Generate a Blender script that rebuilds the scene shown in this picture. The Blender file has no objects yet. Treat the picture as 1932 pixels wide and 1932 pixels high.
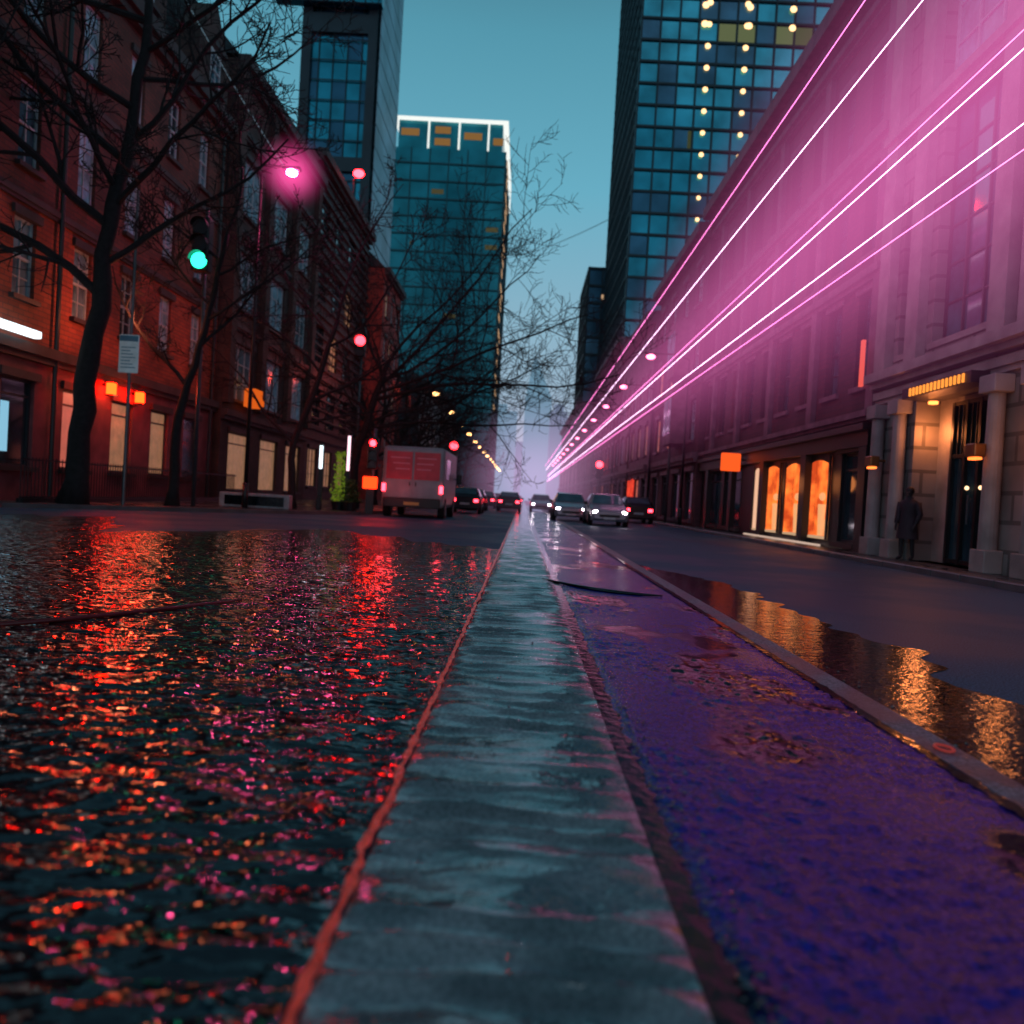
import bpy, bmesh, math, random
from mathutils import Vector, Matrix, noise
random.seed(7)
S=bpy.context.scene; COL=S.collection
R=random.random
def U(a,b): return a+(b-a)*R()
# ---------------------------------------------------------------- materials
def nt(mat):
    mat.use_nodes=True; return mat.node_tree
def pmat(name,base,rough=0.6,metal=0.0,var=0.0,vscale=3.0,emit=None,es=0.0,bump=0.0,bscale=30.0,ior=1.45,rand=0.0,stain=True):
    m=bpy.data.materials.new(name); t=nt(m); N=t.nodes; L=t.links
    b=N['Principled BSDF']; b.inputs['Base Color'].default_value=(*base,1); b.inputs['Roughness'].default_value=rough
    b.inputs['Metallic'].default_value=metal; b.inputs['IOR'].default_value=ior
    if emit: b.inputs['Emission Color'].default_value=(*emit,1); b.inputs['Emission Strength'].default_value=es
    tc=N.new('ShaderNodeTexCoord')
    if var>0:
        n=N.new('ShaderNodeTexNoise'); n.inputs['Scale'].default_value=vscale; n.inputs['Detail'].default_value=4
        L.new(tc.outputs['Object'],n.inputs['Vector'])
        mr=N.new('ShaderNodeMapRange'); mr.inputs[1].default_value=.3; mr.inputs[2].default_value=.7
        mr.inputs[3].default_value=1-var; mr.inputs[4].default_value=1+var
        L.new(n.outputs['Fac'],mr.inputs[0])
        vm=N.new('ShaderNodeVectorMath'); vm.operation='SCALE'; vm.inputs[0].default_value=base
        L.new(mr.outputs[0],vm.inputs['Scale']); src=vm.outputs[0]
        if rand>0:
            oi=N.new('ShaderNodeObjectInfo'); r2=N.new('ShaderNodeMapRange'); r2.inputs[3].default_value=1-rand; r2.inputs[4].default_value=1+rand
            L.new(oi.outputs['Random'],r2.inputs[0])
            v2=N.new('ShaderNodeVectorMath'); v2.operation='SCALE'; L.new(src,v2.inputs[0]); L.new(r2.outputs[0],v2.inputs['Scale']); src=v2.outputs[0]
        L.new(src,b.inputs['Base Color'])
    if bump>0:
        n2=N.new('ShaderNodeTexNoise'); n2.inputs['Scale'].default_value=bscale; n2.inputs['Detail'].default_value=2
        L.new(tc.outputs['Object'],n2.inputs['Vector'])
        bp=N.new('ShaderNodeBump'); bp.inputs['Strength'].default_value=bump; bp.inputs['Distance'].default_value=.02
        L.new(n2.outputs['Fac'],bp.inputs['Height']); L.new(bp.outputs[0],b.inputs['Normal'])
    return m
def brick(name,c1,c2,mortar,scale=1.0,rough=.75):
    m=bpy.data.materials.new(name); t=nt(m); N=t.nodes; L=t.links; b=N['Principled BSDF']
    tc=N.new('ShaderNodeTexCoord'); sp=N.new('ShaderNodeSeparateXYZ'); L.new(tc.outputs['Object'],sp.inputs[0])
    ad=N.new('ShaderNodeMath'); L.new(sp.outputs[0],ad.inputs[0]); L.new(sp.outputs[1],ad.inputs[1])
    cb=N.new('ShaderNodeCombineXYZ'); L.new(ad.outputs[0],cb.inputs[0]); L.new(sp.outputs[2],cb.inputs[1])
    br=N.new('ShaderNodeTexBrick'); L.new(cb.outputs[0],br.inputs['Vector'])
    br.inputs['Color1'].default_value=(*c1,1); br.inputs['Color2'].default_value=(*c2,1); br.inputs['Mortar'].default_value=(*mortar,1)
    br.inputs['Scale'].default_value=scale; br.inputs['Brick Width'].default_value=.45; br.inputs['Row Height'].default_value=.15; br.inputs['Mortar Size'].default_value=.012
    n=N.new('ShaderNodeTexNoise'); n.inputs['Scale'].default_value=.5; n.inputs['Detail'].default_value=4; L.new(tc.outputs['Object'],n.inputs['Vector'])
    mr=N.new('ShaderNodeMapRange'); mr.inputs[1].default_value=.3; mr.inputs[2].default_value=.7; mr.inputs[3].default_value=.4; mr.inputs[4].default_value=1.35
    L.new(n.outputs['Fac'],mr.inputs[0])
    vm=N.new('ShaderNodeVectorMath'); vm.operation='SCALE'; L.new(br.outputs['Color'],vm.inputs[0]); L.new(mr.outputs[0],vm.inputs['Scale'])
    L.new(vm.outputs[0],b.inputs['Base Color']); b.inputs['Roughness'].default_value=rough
    return m
def emat(name,c,s):
    m=bpy.data.materials.new(name); t=nt(m); N=t.nodes; N.clear()
    e=N.new('ShaderNodeEmission'); e.inputs[0].default_value=(*c,1); e.inputs[1].default_value=s
    o=N.new('ShaderNodeOutputMaterial'); t.links.new(e.outputs[0],o.inputs[0]); return m
def wet(name,c1,c2,r0,r1,bumps,mscale=1.2,ior=1.5,lo=.42,hi=.58,flatpud=True,sx=1.0,dist=.02,bx=1.0,grain=.5,spec=.5):
    """wet surface: a puddle mask drives colour, roughness, bump"""
    m=bpy.data.materials.new(name); t=nt(m); N=t.nodes; L=t.links; b=N['Principled BSDF']; b.inputs['IOR'].default_value=ior
    b.inputs['Specular IOR Level'].default_value=spec
    tc=N.new('ShaderNodeTexCoord'); mp=N.new('ShaderNodeMapping'); mp.inputs['Scale'].default_value=(1,sx,1); L.new(tc.outputs['Object'],mp.inputs[0])
    n=N.new('ShaderNodeTexNoise'); n.inputs['Scale'].default_value=mscale; n.inputs['Detail'].default_value=3; L.new(mp.outputs[0],n.inputs['Vector'])
    mr=N.new('ShaderNodeMapRange'); mr.inputs[1].default_value=lo; mr.inputs[2].default_value=hi; L.new(n.outputs['Fac'],mr.inputs[0])
    mask=mr.outputs[0]
    n3=N.new('ShaderNodeTexNoise'); n3.inputs['Scale'].default_value=70; n3.inputs['Detail'].default_value=1; L.new(tc.outputs['Object'],n3.inputs['Vector'])
    cr=N.new('ShaderNodeMapRange'); cr.inputs[1].default_value=.35; cr.inputs[2].default_value=.65; cr.inputs[3].default_value=1-grain; cr.inputs[4].default_value=1+grain; L.new(n3.outputs['Fac'],cr.inputs[0])
    mx=N.new('ShaderNodeMix'); mx.data_type='RGBA'; mx.inputs[6].default_value=(*c1,1); mx.inputs[7].default_value=(*c2,1); L.new(mask,mx.inputs[0])
    vm=N.new('ShaderNodeVectorMath'); vm.operation='SCALE'; L.new(mx.outputs[2],vm.inputs[0]); L.new(cr.outputs[0],vm.inputs['Scale'])
    L.new(vm.outputs[0],b.inputs['Base Color'])
    rr=N.new('ShaderNodeMapRange'); rr.inputs[3].default_value=r0; rr.inputs[4].default_value=r1; L.new(mask,rr.inputs[0]); L.new(rr.outputs[0],b.inputs['Roughness'])
    mb_=N.new('ShaderNodeMapping'); mb_.inputs['Scale'].default_value=(bx,1,1); L.new(tc.outputs['Object'],mb_.inputs[0])
    h=None
    for sc,am in bumps:
        k=N.new('ShaderNodeTexNoise'); k.inputs['Scale'].default_value=sc; k.inputs['Detail'].default_value=1; L.new(mb_.outputs[0],k.inputs['Vector'])
        q=N.new('ShaderNodeMath'); q.operation='MULTIPLY'; q.inputs[1].default_value=am; L.new(k.outputs['Fac'],q.inputs[0])
        if h is None: h=q.outputs[0]
        else:
            a=N.new('ShaderNodeMath'); L.new(h,a.inputs[0]); L.new(q.outputs[0],a.inputs[1]); h=a.outputs[0]
    bp=N.new('ShaderNodeBump'); bp.inputs['Distance'].default_value=dist
    if flatpud:
        sr=N.new('ShaderNodeMapRange'); sr.inputs[3].default_value=1.0; sr.inputs[4].default_value=.1; L.new(mask,sr.inputs[0]); L.new(sr.outputs[0],bp.inputs['Strength'])
    else: bp.inputs['Strength'].default_value=1
    L.new(h,bp.inputs['Height']); L.new(bp.outputs[0],b.inputs['Normal'])
    return m

M={}
M['brick_red']=brick('red_brick',(.38,.078,.034),(.25,.046,.025),(.09,.045,.04))
M['brick_dark']=brick('dark_brown_brick',(.085,.042,.032),(.06,.03,.025),(.04,.03,.028))
M['brick_plum']=brick('plum_brick',(.13,.035,.045),(.09,.025,.035),(.06,.03,.04))
M['stone']=brick('cream_stone_blocks',(.27,.245,.225),(.23,.21,.195),(.12,.11,.10),scale=.28)
M['stone_plain']=pmat('cream_stone',(.29,.265,.245),.6,var=.3,vscale=1.5,bump=.3,bscale=25)
M['trim_dark']=pmat('dark_stone_trim',(.05,.035,.035),.6,var=.35,vscale=2)
M['trim_mauve']=pmat('mauve_stone_trim',(.17,.085,.11),.6,var=.35,vscale=2)
M['base_red']=pmat('red_painted_stucco',(.18,.05,.055),.55,var=.4,vscale=1.3)
M['slate']=pmat('roof_slate',(.018,.022,.027),.5,var=.4,vscale=4,bump=.4,bscale=12)
M['frame_white']=pmat('white_window_frame',(.42,.52,.54),.45,var=.2,vscale=5)
M['frame_dark']=pmat('dark_window_frame',(.03,.03,.035),.4)
M['glass']=pmat('window_glass',(.03,.075,.095),.08,var=.5,vscale=1.2,ior=1.8,rand=.7)
M['glass_pale']=pmat('glass_curtain_sky_tint',(.25,.48,.55),.12,var=.6,vscale=1.5,ior=1.9,rand=.6)  # pale curtain tone, raised to paint in the reflected sky
M['glass_warm']=pmat('warm_lit_window',(.3,.2,.1),.3,var=.7,vscale=2,emit=(1,.5,.26),es=.2)
M['glass_red']=pmat('rosy_lit_window',(.3,.1,.08),.3,var=.5,vscale=2,emit=(1,.24,.16),es=.4)
M['black']=pmat('black_metal',(.012,.013,.015),.4)
M['steel']=pmat('galvanised_steel',(.10,.11,.12),.35,metal=.6,var=.2)
M['rubber']=pmat('tyre_rubber',(.012,.012,.013),.8)
M['bark']=pmat('tree_bark',(.014,.011,.012),.85,var=.4,vscale=8)
M['pave']=wet('wet_paving',(.045,.05,.055),(.03,.035,.04),.5,.2,[(8,.3),(40,.15)],mscale=.7)
M['kerb']=pmat('kerb_stone',(.08,.085,.09),.35,var=.3,vscale=2)
M['road']=wet('blue_grey_tarmac',(.036,.115,.175),(.024,.078,.130),.65,.5,[(60,.6),(140,.5)],mscale=.35,dist=.008,spec=.2)
M['purple']=wet('purple_lit_wet_tarmac',(.018,.017,.26),(.003,.003,.014),.24,.04,[(40,.6),(110,.35)],mscale=1.15,lo=.53,hi=.58,dist=.010,sx=.6,ior=1.4,bx=.8,grain=.55,spec=.42)  # purple light on the wet tarmac, painted as its base colour
M['pud']=wet('standing_water',(.004,.005,.008),(.010,.009,.014),.04,.12,[(9,.3),(26,.2),(70,.1)],mscale=1.8,ior=1.4,lo=.45,hi=.62,flatpud=False,dist=.014,bx=.6)
M['water']=wet('rippled_water',(.002,.004,.006),(.004,.007,.009),.03,.06,[(6,1.2),(15,1.0),(34,.22)],mscale=1.0,ior=2.0,flatpud=False,dist=.030,bx=.45)
M['strip']=wet('wet_concrete_band',(.25,.232,.235),(.10,.096,.10),.13,.05,[(30,.35),(110,.2)],mscale=2.5,ior=2.5,lo=.40,hi=.60,dist=.006,flatpud=False,sx=2.0,bx=.6,grain=.3)
M['strip2']=wet('pale_concrete_line',(.20,.20,.23),(.09,.09,.11),.55,.35,[(40,.5),(120,.4)],mscale=4,dist=.006,flatpud=False)
M['redline']=pmat('red_paint_glint',(.70,.06,.035),.2,var=.75,vscale=16,bump=.4,bscale=60,emit=(1,.07,.03),es=.12,ior=1.7)  # red paint, with its glint put in as faint emission
M['groove']=pmat('wet_drain_gutter',(.004,.010,.013),.10,var=.4,vscale=6,bump=.15,bscale=18,ior=1.4)
M['grit']=pmat('wet_grit',(.12,.12,.13),.12,var=.6,vscale=30,ior=1.9)
M['haze1']=pmat('haze_painted_glass',(.10,.17,.22),.7,emit=(.18,.32,.43),es=.72)  # air haze painted in as pale colour and emission
M['haze2']=pmat('haze_painted_stone',(.10,.13,.19),.8,emit=(.2,.27,.39),es=.62)  # pale emission stands for air haze here as well
def gl(name,c,met=.7,r=.18,var=.4):
    return pmat(name,c,r,metal=met,var=var,vscale=.25,bump=.05,bscale=.4)
M['g_green']=gl('teal_curtain_glass',(.022,.20,.24),.7,.25,.3)
M['g_blue']=gl('blue_curtain_glass',(.03,.21,.28),.8,.14)
M['g_navy']=gl('navy_curtain_glass',(.035,.10,.16),.6,.2)
M['g_pale']=gl('pale_blue_cladding',(.28,.40,.47),.3,.4)
M['mull']=pmat('dark_mullion',(.008,.022,.030),.5)
M['mullg']=pmat('green_mullion',(.010,.10,.12),.5)
M['darkclad']=pmat('dark_cladding',(.018,.032,.043),.5,var=.25,vscale=.5)
M['hedge']=pmat('leaf',(.04,.10,.02),.6,var=.5,vscale=9)
E={}
E['pink']=emat('magenta_lamp_glow',(1,.06,.26),190)
E['pinks']=emat('pink_signal_glow',(1,.02,.03),16)
E['red']=emat('red_lamp_glow',(1,.006,.009),65)
E['redf']=emat('far_red_lamp_glow',(1,.03,.05),12)
E['orange']=emat('orange_lantern_glow',(1,.0055,.0005),70)
E['osign']=emat('orange_sign_glow',(1,.10,.015),1.2)
E['green']=emat('green_signal_glow',(.02,.95,.50),5)
E['warmw']=emat('warm_office_glow',(1,.6,.3),2.5)
E['white']=emat('cool_white_glow',(.8,.95,1),2.2)
E['head']=emat('headlamp_glow',(1,.85,.95),30)
E['beam']=emat('pink_light_trail',(1,.22,.62),4)
E['trail_glow_white']=emat('white_pink_light_trail',(1,.62,.95),5.5)
E['crown']=emat('crown_frame_glow',(.95,1,.95),1.0)
E['crownw']=emat('crown_room_glow',(.75,.38,.12),.3)
E['facew']=emat('side_window_glow',(1,.62,.35),.55)
E['warmo']=emat('office_lamp_glow',(1,.56,.25),2.6)
E['dimo']=emat('dim_office_glow',(.5,.45,.22),.12)
# ---------------------------------------------------------------- mesh builder
class MB:
    def __init__(s): s.v=[];s.f=[];s.m=[]
    def add(s,vs,fs,mi=0):
        o=len(s.v); s.v+= [tuple(x) for x in vs]; s.f+=[tuple(o+i for i in f) for f in fs]; s.m+=[mi]*len(fs)
    def box(s,x0,x1,y0,y1,z0,z1,mi=0):
        if x0>x1:x0,x1=x1,x0
        if y0>y1:y0,y1=y1,y0
        s.add([(x0,y0,z0),(x1,y0,z0),(x1,y1,z0),(x0,y1,z0),(x0,y0,z1),(x1,y0,z1),(x1,y1,z1),(x0,y1,z1)],
              [(0,3,2,1),(4,5,6,7),(0,1,5,4),(1,2,6,5),(2,3,7,6),(3,0,4,7)],mi)
    def rbox(s,x0,x1,y0,y1,z0,z1,bev=.03,mi=0,seg=2):
        bm=bmesh.new(); bmesh.ops.create_cube(bm,size=1)
        for v in bm.verts: v.co=Vector(((x0+x1)/2+v.co.x*(x1-x0),(y0+y1)/2+v.co.y*(y1-y0),(z0+z1)/2+v.co.z*(z1-z0)))
        bmesh.ops.bevel(bm,geom=list(bm.edges),offset=bev,segments=seg,affect='EDGES',profile=.5)
        bm.verts.index_update(); s.add([v.co[:] for v in bm.verts],[[v.index for v in f.verts] for f in bm.faces],mi); bm.free()
    def quad(s,a,b,c,d,mi=0): s.add([a,b,c,d],[(0,1,2,3)],mi)
    def tube(s,pts,rs,n=6,mi=0,cap=True):
        pts=[Vector(p) for p in pts]; o=len(s.v); k=len(pts)
        up=None
        for i,p in enumerate(pts):
            d=(pts[min(i+1,k-1)]-pts[max(i-1,0)]).normalized()
            if up is None:
                up=Vector((0,0,1)) if abs(d.z)<.9 else Vector((1,0,0))
            a=d.cross(up).normalized(); b=a.cross(d).normalized(); up=b
            for j in range(n):
                t=2*math.pi*j/n; s.v.append(tuple(p+(a*math.cos(t)+b*math.sin(t))*rs[i]))
        for i in range(k-1):
            for j in range(n):
                s.f.append((o+i*n+j,o+i*n+(j+1)%n,o+(i+1)*n+(j+1)%n,o+(i+1)*n+j)); s.m.append(mi)
        if cap:
            s.f.append(tuple(o+j for j in range(n))[::-1]); s.m.append(mi)
            s.f.append(tuple(o+(k-1)*n+j for j in range(n))); s.m.append(mi)
    def cyl(s,p0,p1,r0,r1=None,n=12,mi=0): s.tube([p0,p1],[r0,r0 if r1 is None else r1],n,mi)
    def sph(s,c,r,n=12,mi=0,sc=(1,1,1)):
        vs=[];fs=[];m=n//2
        for i in range(m+1):
            a=math.pi*i/m
            for j in range(n):
                t=2*math.pi*j/n; vs.append((c[0]+r*sc[0]*math.sin(a)*math.cos(t),c[1]+r*sc[1]*math.sin(a)*math.sin(t),c[2]+r*sc[2]*math.cos(a)))
        for i in range(m):
            for j in range(n): fs.append((i*n+j,(i+1)*n+j,(i+1)*n+(j+1)%n,i*n+(j+1)%n))
        s.add(vs,fs,mi)
    def prism(s,poly,axis,a0,a1,mi=0):
        def P(p,a): return {'x':(a,p[0],p[1]),'y':(p[0],a,p[1]),'z':(p[0],p[1],a)}[axis]
        n=len(poly); vs=[P(p,a0) for p in poly]+[P(p,a1) for p in poly]
        fs=[tuple(range(n))[::-1],tuple(range(n,2*n))]+[(i,(i+1)%n,n+(i+1)%n,n+i) for i in range(n)]
        s.add(vs,fs,mi)
    def mesh(s,name,mats,smooth=False):
        me=bpy.data.meshes.new(name); me.from_pydata(s.v,[],s.f)
        for m in mats: me.materials.append(m)
        me.polygons.foreach_set('material_index',s.m)
        if smooth: me.polygons.foreach_set('use_smooth',[True]*len(s.f))
        me.update(); return me
def ob(name,me,parent=None,loc=(0,0,0),rot=(0,0,0),**kw):
    o=bpy.data.objects.new(name,me); COL.objects.link(o); o.location=loc; o.rotation_euler=rot
    if parent: o.parent=parent
    for k,v in kw.items(): o[k]=v
    return o
def mk(name,mb,mats,parent=None,loc=(0,0,0),rot=(0,0,0),smooth=False,**kw):
    if not isinstance(mats,(list,tuple)): mats=[mats]
    return ob(name,mb.mesh(name,mats,smooth),parent,loc,rot,**kw)
def thing(name,loc,label,cat,group=None,rot=(0,0,0)):
    o=ob(name,None,None,loc,rot,label=label,category=cat)
    o.empty_display_size=.3
    if group: o['group']=group
    return o
def copy_thing(root,loc,rot=None,label=None):
    r=root.copy(); COL.objects.link(r); r.location=loc
    if rot: r.rotation_euler=rot
    if label: r['label']=label
    def rec(src,dst):
        for c in src.children:
            n=c.copy(); COL.objects.link(n); n.parent=dst; rec(c,n)
    rec(root,r); return r
# ---------------------------------------------------------------- world & camera
w=bpy.data.worlds.new('World'); S.world=w; w.use_nodes=True; N=w.node_tree.nodes; L=w.node_tree.links
bg=N['Background']; tc=N.new('ShaderNodeTexCoord'); sp=N.new('ShaderNodeSeparateXYZ'); L.new(tc.outputs['Generated'],sp.inputs[0])
cr=N.new('ShaderNodeValToRGB'); L.new(sp.outputs[2],cr.inputs[0])
els=cr.color_ramp.elements; els[0].position=0.0; els[0].color=(.42,.42,.54,1); els[1].position=1.0; els[1].color=(.025,.06,.09,1)
for p,c in [(.09,(.34,.43,.56)),(.2,(.27,.46,.59)),(.36,(.14,.43,.57)),(.50,(.09,.32,.43)),(.64,(.04,.12,.17))]:
    e=els.new(p); e.color=(*c,1)
sky=N.new('ShaderNodeTexSky'); sky.sky_type='NISHITA'; sky.sun_disc=False; sky.sun_elevation=math.radians(2); sky.sun_rotation=math.radians(180)
sc=N.new('ShaderNodeVectorMath'); sc.operation='SCALE'; sc.inputs['Scale'].default_value=.006; L.new(sky.outputs[0],sc.inputs[0])
ad=N.new('ShaderNodeVectorMath'); ad.operation='ADD'; L.new(cr.outputs[0],ad.inputs[0]); L.new(sc.outputs[0],ad.inputs[1])
L.new(ad.outputs[0],bg.inputs[0]); bg.inputs[1].default_value=.95
sd=bpy.data.lights.new('dusk_sun','SUN'); sd.energy=.05; sd.angle=math.radians(20); sd.color=(.8,.9,1)
so=ob('dusk_sun',sd,rot=(math.radians(55),0,math.radians(15)))
cd=bpy.data.cameras.new('camera'); cd.lens=28; cd.sensor_width=36; cd.clip_end=3000; cd.clip_start=.05
cam=ob('camera',cd); S.camera=cam
ROLL=math.radians(3.3); f=1500
yaw=math.atan(19/f); pitch=math.atan(26/f)
base=Matrix.Rotation(yaw,4,'Z')@Matrix.Rotation(math.radians(90)-pitch,4,'X')@Matrix.Rotation(ROLL,4,'Z')
cam.matrix_world=Matrix.Translation((0,0,1.0))@base
cd.dof.use_dof=True; cd.dof.focus_distance=7.0; cd.dof.aperture_fstop=1.3
S.view_settings.view_transform='Standard'
# ---------------------------------------------------------------- ground
def sheet(name,x0,x1,y0,y1,z,mat):
    mb=MB(); mb.quad((x0,y0,z),(x1,y0,z),(x1,y1,z),(x0,y1,z)); return mk(name,mb,mat,kind='structure')
sheet('ground',-1500,1500,-300,2500,-.006,M['road'])
sheet('road',-60,7.7,-5,600,0,M['road'])
NV=lambda a,b,c: noise.noise(Vector((a,b,c)))
mb=MB(); NR,NC=480,240
for i in range(NR+1):
    t=i/NR
    for j in range(NC+1):
        a=j/NC
        yn=.7*(16.5/.7)**t
        xl=-.72*yn-1.2
        x=-.385+(xl+.385)*a
        far=1.0+.16*NV(x*.35,3.1,0)+.08*NV(x*1.3,9.1,0)
        y=yn*(1+(far-1)*t*1.5)
        wv=.016*NV(x*4.5,y*10,0)+.009*NV(x*10,y*20,4)+.016*NV(x*1.4,y*3.6,8)
        fade=min(1,(1-t)*6)*min(1,a*40)
        mb.v.append((x,y,.020+wv*fade*min(1,2.8/yn+.12)-.012*(1-min(1,(1-t)*12))))
for i in range(NR):
    for j in range(NC):
        q=i*(NC+1)+j; mb.f.append((q,q+NC+1,q+NC+2,q+1)); mb.m.append(0)
mk('water',mb,M['water'],smooth=True,kind='structure')
# central band
mb=MB(); ys=[]; y=.6
while y<30: ys.append(y); y+=max(.008,y*.003)
while y<400: ys.append(y); y+=6
nx=22
for y in ys:
    for j in range(nx+1):
        x=-.355+.775*j/nx
        e=1-abs(2*j/nx-1)**10
        ph=y*33+3.0*NV(x*2.2,y*1.4,0)+4*NV(0,y*3,0)
        rp=1-2*abs(math.sin(ph/2))**.6
        am=max(0,.0145*min(1,7/y)*(.75+1.2*NV(x*2.5,y*2.2,5))) if y<30 else 0
        mb.v.append((x,y,.024+.010*e+am*rp*e+.014*NV(x*3,y*7,2)*min(1,5/y)*e+.004*NV(x*14,y*22,2)*min(1,4/y)*e))
for i in range(len(ys)-1):
    for j in range(nx): q=i*(nx+1)+j; mb.f.append((q,q+1,q+nx+2,q+nx+1)); mb.m.append(0)
mk('concrete_band',mb,M['strip'],smooth=True,kind='structure')
mb=MB()
def wline(x,wd,z,y0,y1,amp,seed):
    pts=[];y=y0
    while y<y1: pts.append(y); y+=max(.015,y*.012)
    o=len(mb.v)
    for y in pts:
        d=amp*NV(seed,y*3,0)+amp*.6*NV(seed,y*14,0); ww=wd*(1+.8*NV(seed+5,y*8,0)+.7*NV(seed+5,y*25,0))
        mb.v.append((x+d-ww/2,y,z)); mb.v.append((x+d+ww/2,y,z))
    for i in range(len(pts)-1): q=o+2*i; mb.f.append((q,q+1,q+3,q+2)); mb.m.append(0)
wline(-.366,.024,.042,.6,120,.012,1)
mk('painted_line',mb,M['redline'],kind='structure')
mb=MB(); wline(.455,.085,.019,.5,200,.008,2); mk('drain_groove',mb,M['groove'],kind='structure')
# lane with painted purple light: lumpy near field continuing flat
mb=MB(); ys=[]; y=.55
while y<11: ys.append(y); y+=max(.009,y*.0042)
ys+=[11.2,14,20,40,80,120]; nx=150
for y in ys:
    fd=max(0,min(1,(11-y)/4)); 
    for j in range(nx+1):
        x=.49+1.31*j/nx; e=min(1,j/6,(nx-j)/6)
        pm=NV(x*1.15+7,y*.7,3); pm=min(1,max(0,(.20-pm)*6))
        l=.010*NV(x*11,y*14,1)+.010*abs(NV(x*20,y*24,6))+.007*NV(x*4,y*5,9)
        mb.v.append((x,y,.006+.012*e*fd+l*e*fd*(.05+.95*pm)))
for i in range(len(ys)-1):
    for j in range(nx): q=i*(nx+1)+j; mb.f.append((q,q+1,q+nx+2,q+nx+1)); mb.m.append(0)
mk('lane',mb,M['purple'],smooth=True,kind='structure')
mb=MB(); mb.box(1.80,1.96,-2,200,0,.022); mk('lane_edge_strip',mb,M['strip2'],kind='structure')
mb=MB(); wline(1.765,.05,.026,.6,60,.01,4); mk('lane_edge_seam',mb,M['groove'],kind='structure')
mb=MB(); pts=[];y=1.0
while y<13.5: pts.append(y); y+=.08
for y in pts:
    t=(y-1)/12.5; wd=1.05*(1-.25*t)+.45*NV(y*.9,0,3)+.2*NV(y*3,0,3)
    wd*=min(1,(1-t)*5+.02)
    mb.v.append((1.965,y,.005)); mb.v.append((1.965+max(.02,wd),y,.005))
for i in range(len(pts)-1): q=2*i; mb.f.append((q,q+1,q+3,q+2)); mb.m.append(0)
mk('puddle',mb,M['pud'],kind='structure')
# grit along the edges
random.seed(5); mb=MB()
for k in range(900):
    y=.9+9*R()**1.6; e=R()
    if e<.5: x=.50+abs(random.gauss(0,.05)); z=.022
    elif e<.75: x=-.385-abs(random.gauss(0,.03)); z=.030
    elif e<.85: x=U(-.33,.38); z=.038
    else: x=1.99+abs(random.gauss(0,.05)); z=.008
    r=U(.0025,.008); mb.sph((x,y,z),r,5,0,(U(.8,1.5),U(.8,1.3),U(.5,.9)))
mk('grit',mb,M['grit'],kind='stuff',label='wet grit scattered along the concrete band',category='grit')
# pavements
mb=MB(); mb.box(7.95,60,-5,500,0,.12); mk('pavement',mb,M['pave'],kind='structure')
mb=MB(); y=-5
while y<300: mb.rbox(7.7,7.947,y,y+.99,-.01,.125,.015,seg=1); y+=1.0
mk('kerb',mb,M['kerb'],kind='structure')
poly=[(-60,6),(-14.2,9),(-13.6,20.5),(-8.2,27.6),(-6.4,31),(-6.2,36),(-6.2,500),(-60,500)]
mb=MB(); mb.prism(poly,'z',0,.12); mk('pavement',mb,M['pave'],kind='structure')
mb=MB()
for a,b in zip(poly[1:6],poly[2:7]):
    A=Vector((*a,0)); B=Vector((*b,0)); d=(B-A); n=Vector((d.y,-d.x,0)).normalized()*.16
    if B.y>400: B=Vector((B.x,250,0))
    z=Vector((0,0,.126)); mb.add([A,B,B+n,A+n,A+z,B+z,B+n+z,A+n+z],[(0,3,2,1),(4,5,6,7),(0,1,5,4),(1,2,6,5),(2,3,7,6),(3,0,4,7)])
mk('kerb',mb,M['kerb'],kind='structure')
# ---------------------------------------------------------------- buildings
WCACHE={}
def window_mesh(w,h,side,style,gm,fm,sm):
    key=(round(w,2),round(h,2),side,style,gm,fm,sm)
    if key in WCACHE: return WCACHE[key]
    mb=MB(); s=side; fr=.07
    mb.quad((0,-w/2,0),(0,w/2,0),(0,w/2,h),(0,-w/2,h),1)
    def bar(y0,y1,z0,z1,d=.05): mb.box(s*.003,s*d,y0,y1,z0,z1,0)
    bar(-w/2,-w/2+fr,0,h);bar(w/2-fr,w/2,0,h);bar(-w/2+fr,w/2-fr,0,fr);bar(-w/2+fr,w/2-fr,h-fr,h)
    if style=='sash':
        bar(-w/2+fr,w/2-fr,h*.5-.035,h*.5+.035,.06)
        bar(-.02,.02,fr,h*.5-.035,.04);bar(-.02,.02,h*.5+.035,h-fr,.04)
        for z in (.25,.75): bar(-w/2+fr,-.02,h*z-.015,h*z+.015,.035); bar(.02,w/2-fr,h*z-.015,h*z+.015,.035)
    elif style=='grid':
        n=max(2,round(w/.8)); k=max(2,round(h/.9))
        for i in range(1,n): yy=-w/2+w*i/n; bar(yy-.03,yy+.03,fr,h-fr,.045)
        for i in range(1,k): zz=h*i/k; bar(-w/2+fr,w/2-fr,zz-.025,zz+.025,.035)
    elif style=='shop':
        bar(-w/2+fr,w/2-fr,h*.8,h*.8+.06,.045)
    mb.box(s*.05,s*.32,-w/2-.12,w/2+.12,-.14,-.004,2)
    mb.box(s*.17,s*.27,-w/2-.15,w/2+.15,h+.004,h+.24,2)
    me=mb.mesh('window',[M[fm],M[gm],M[sm]]); WCACHE[key]=me; return me
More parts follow.
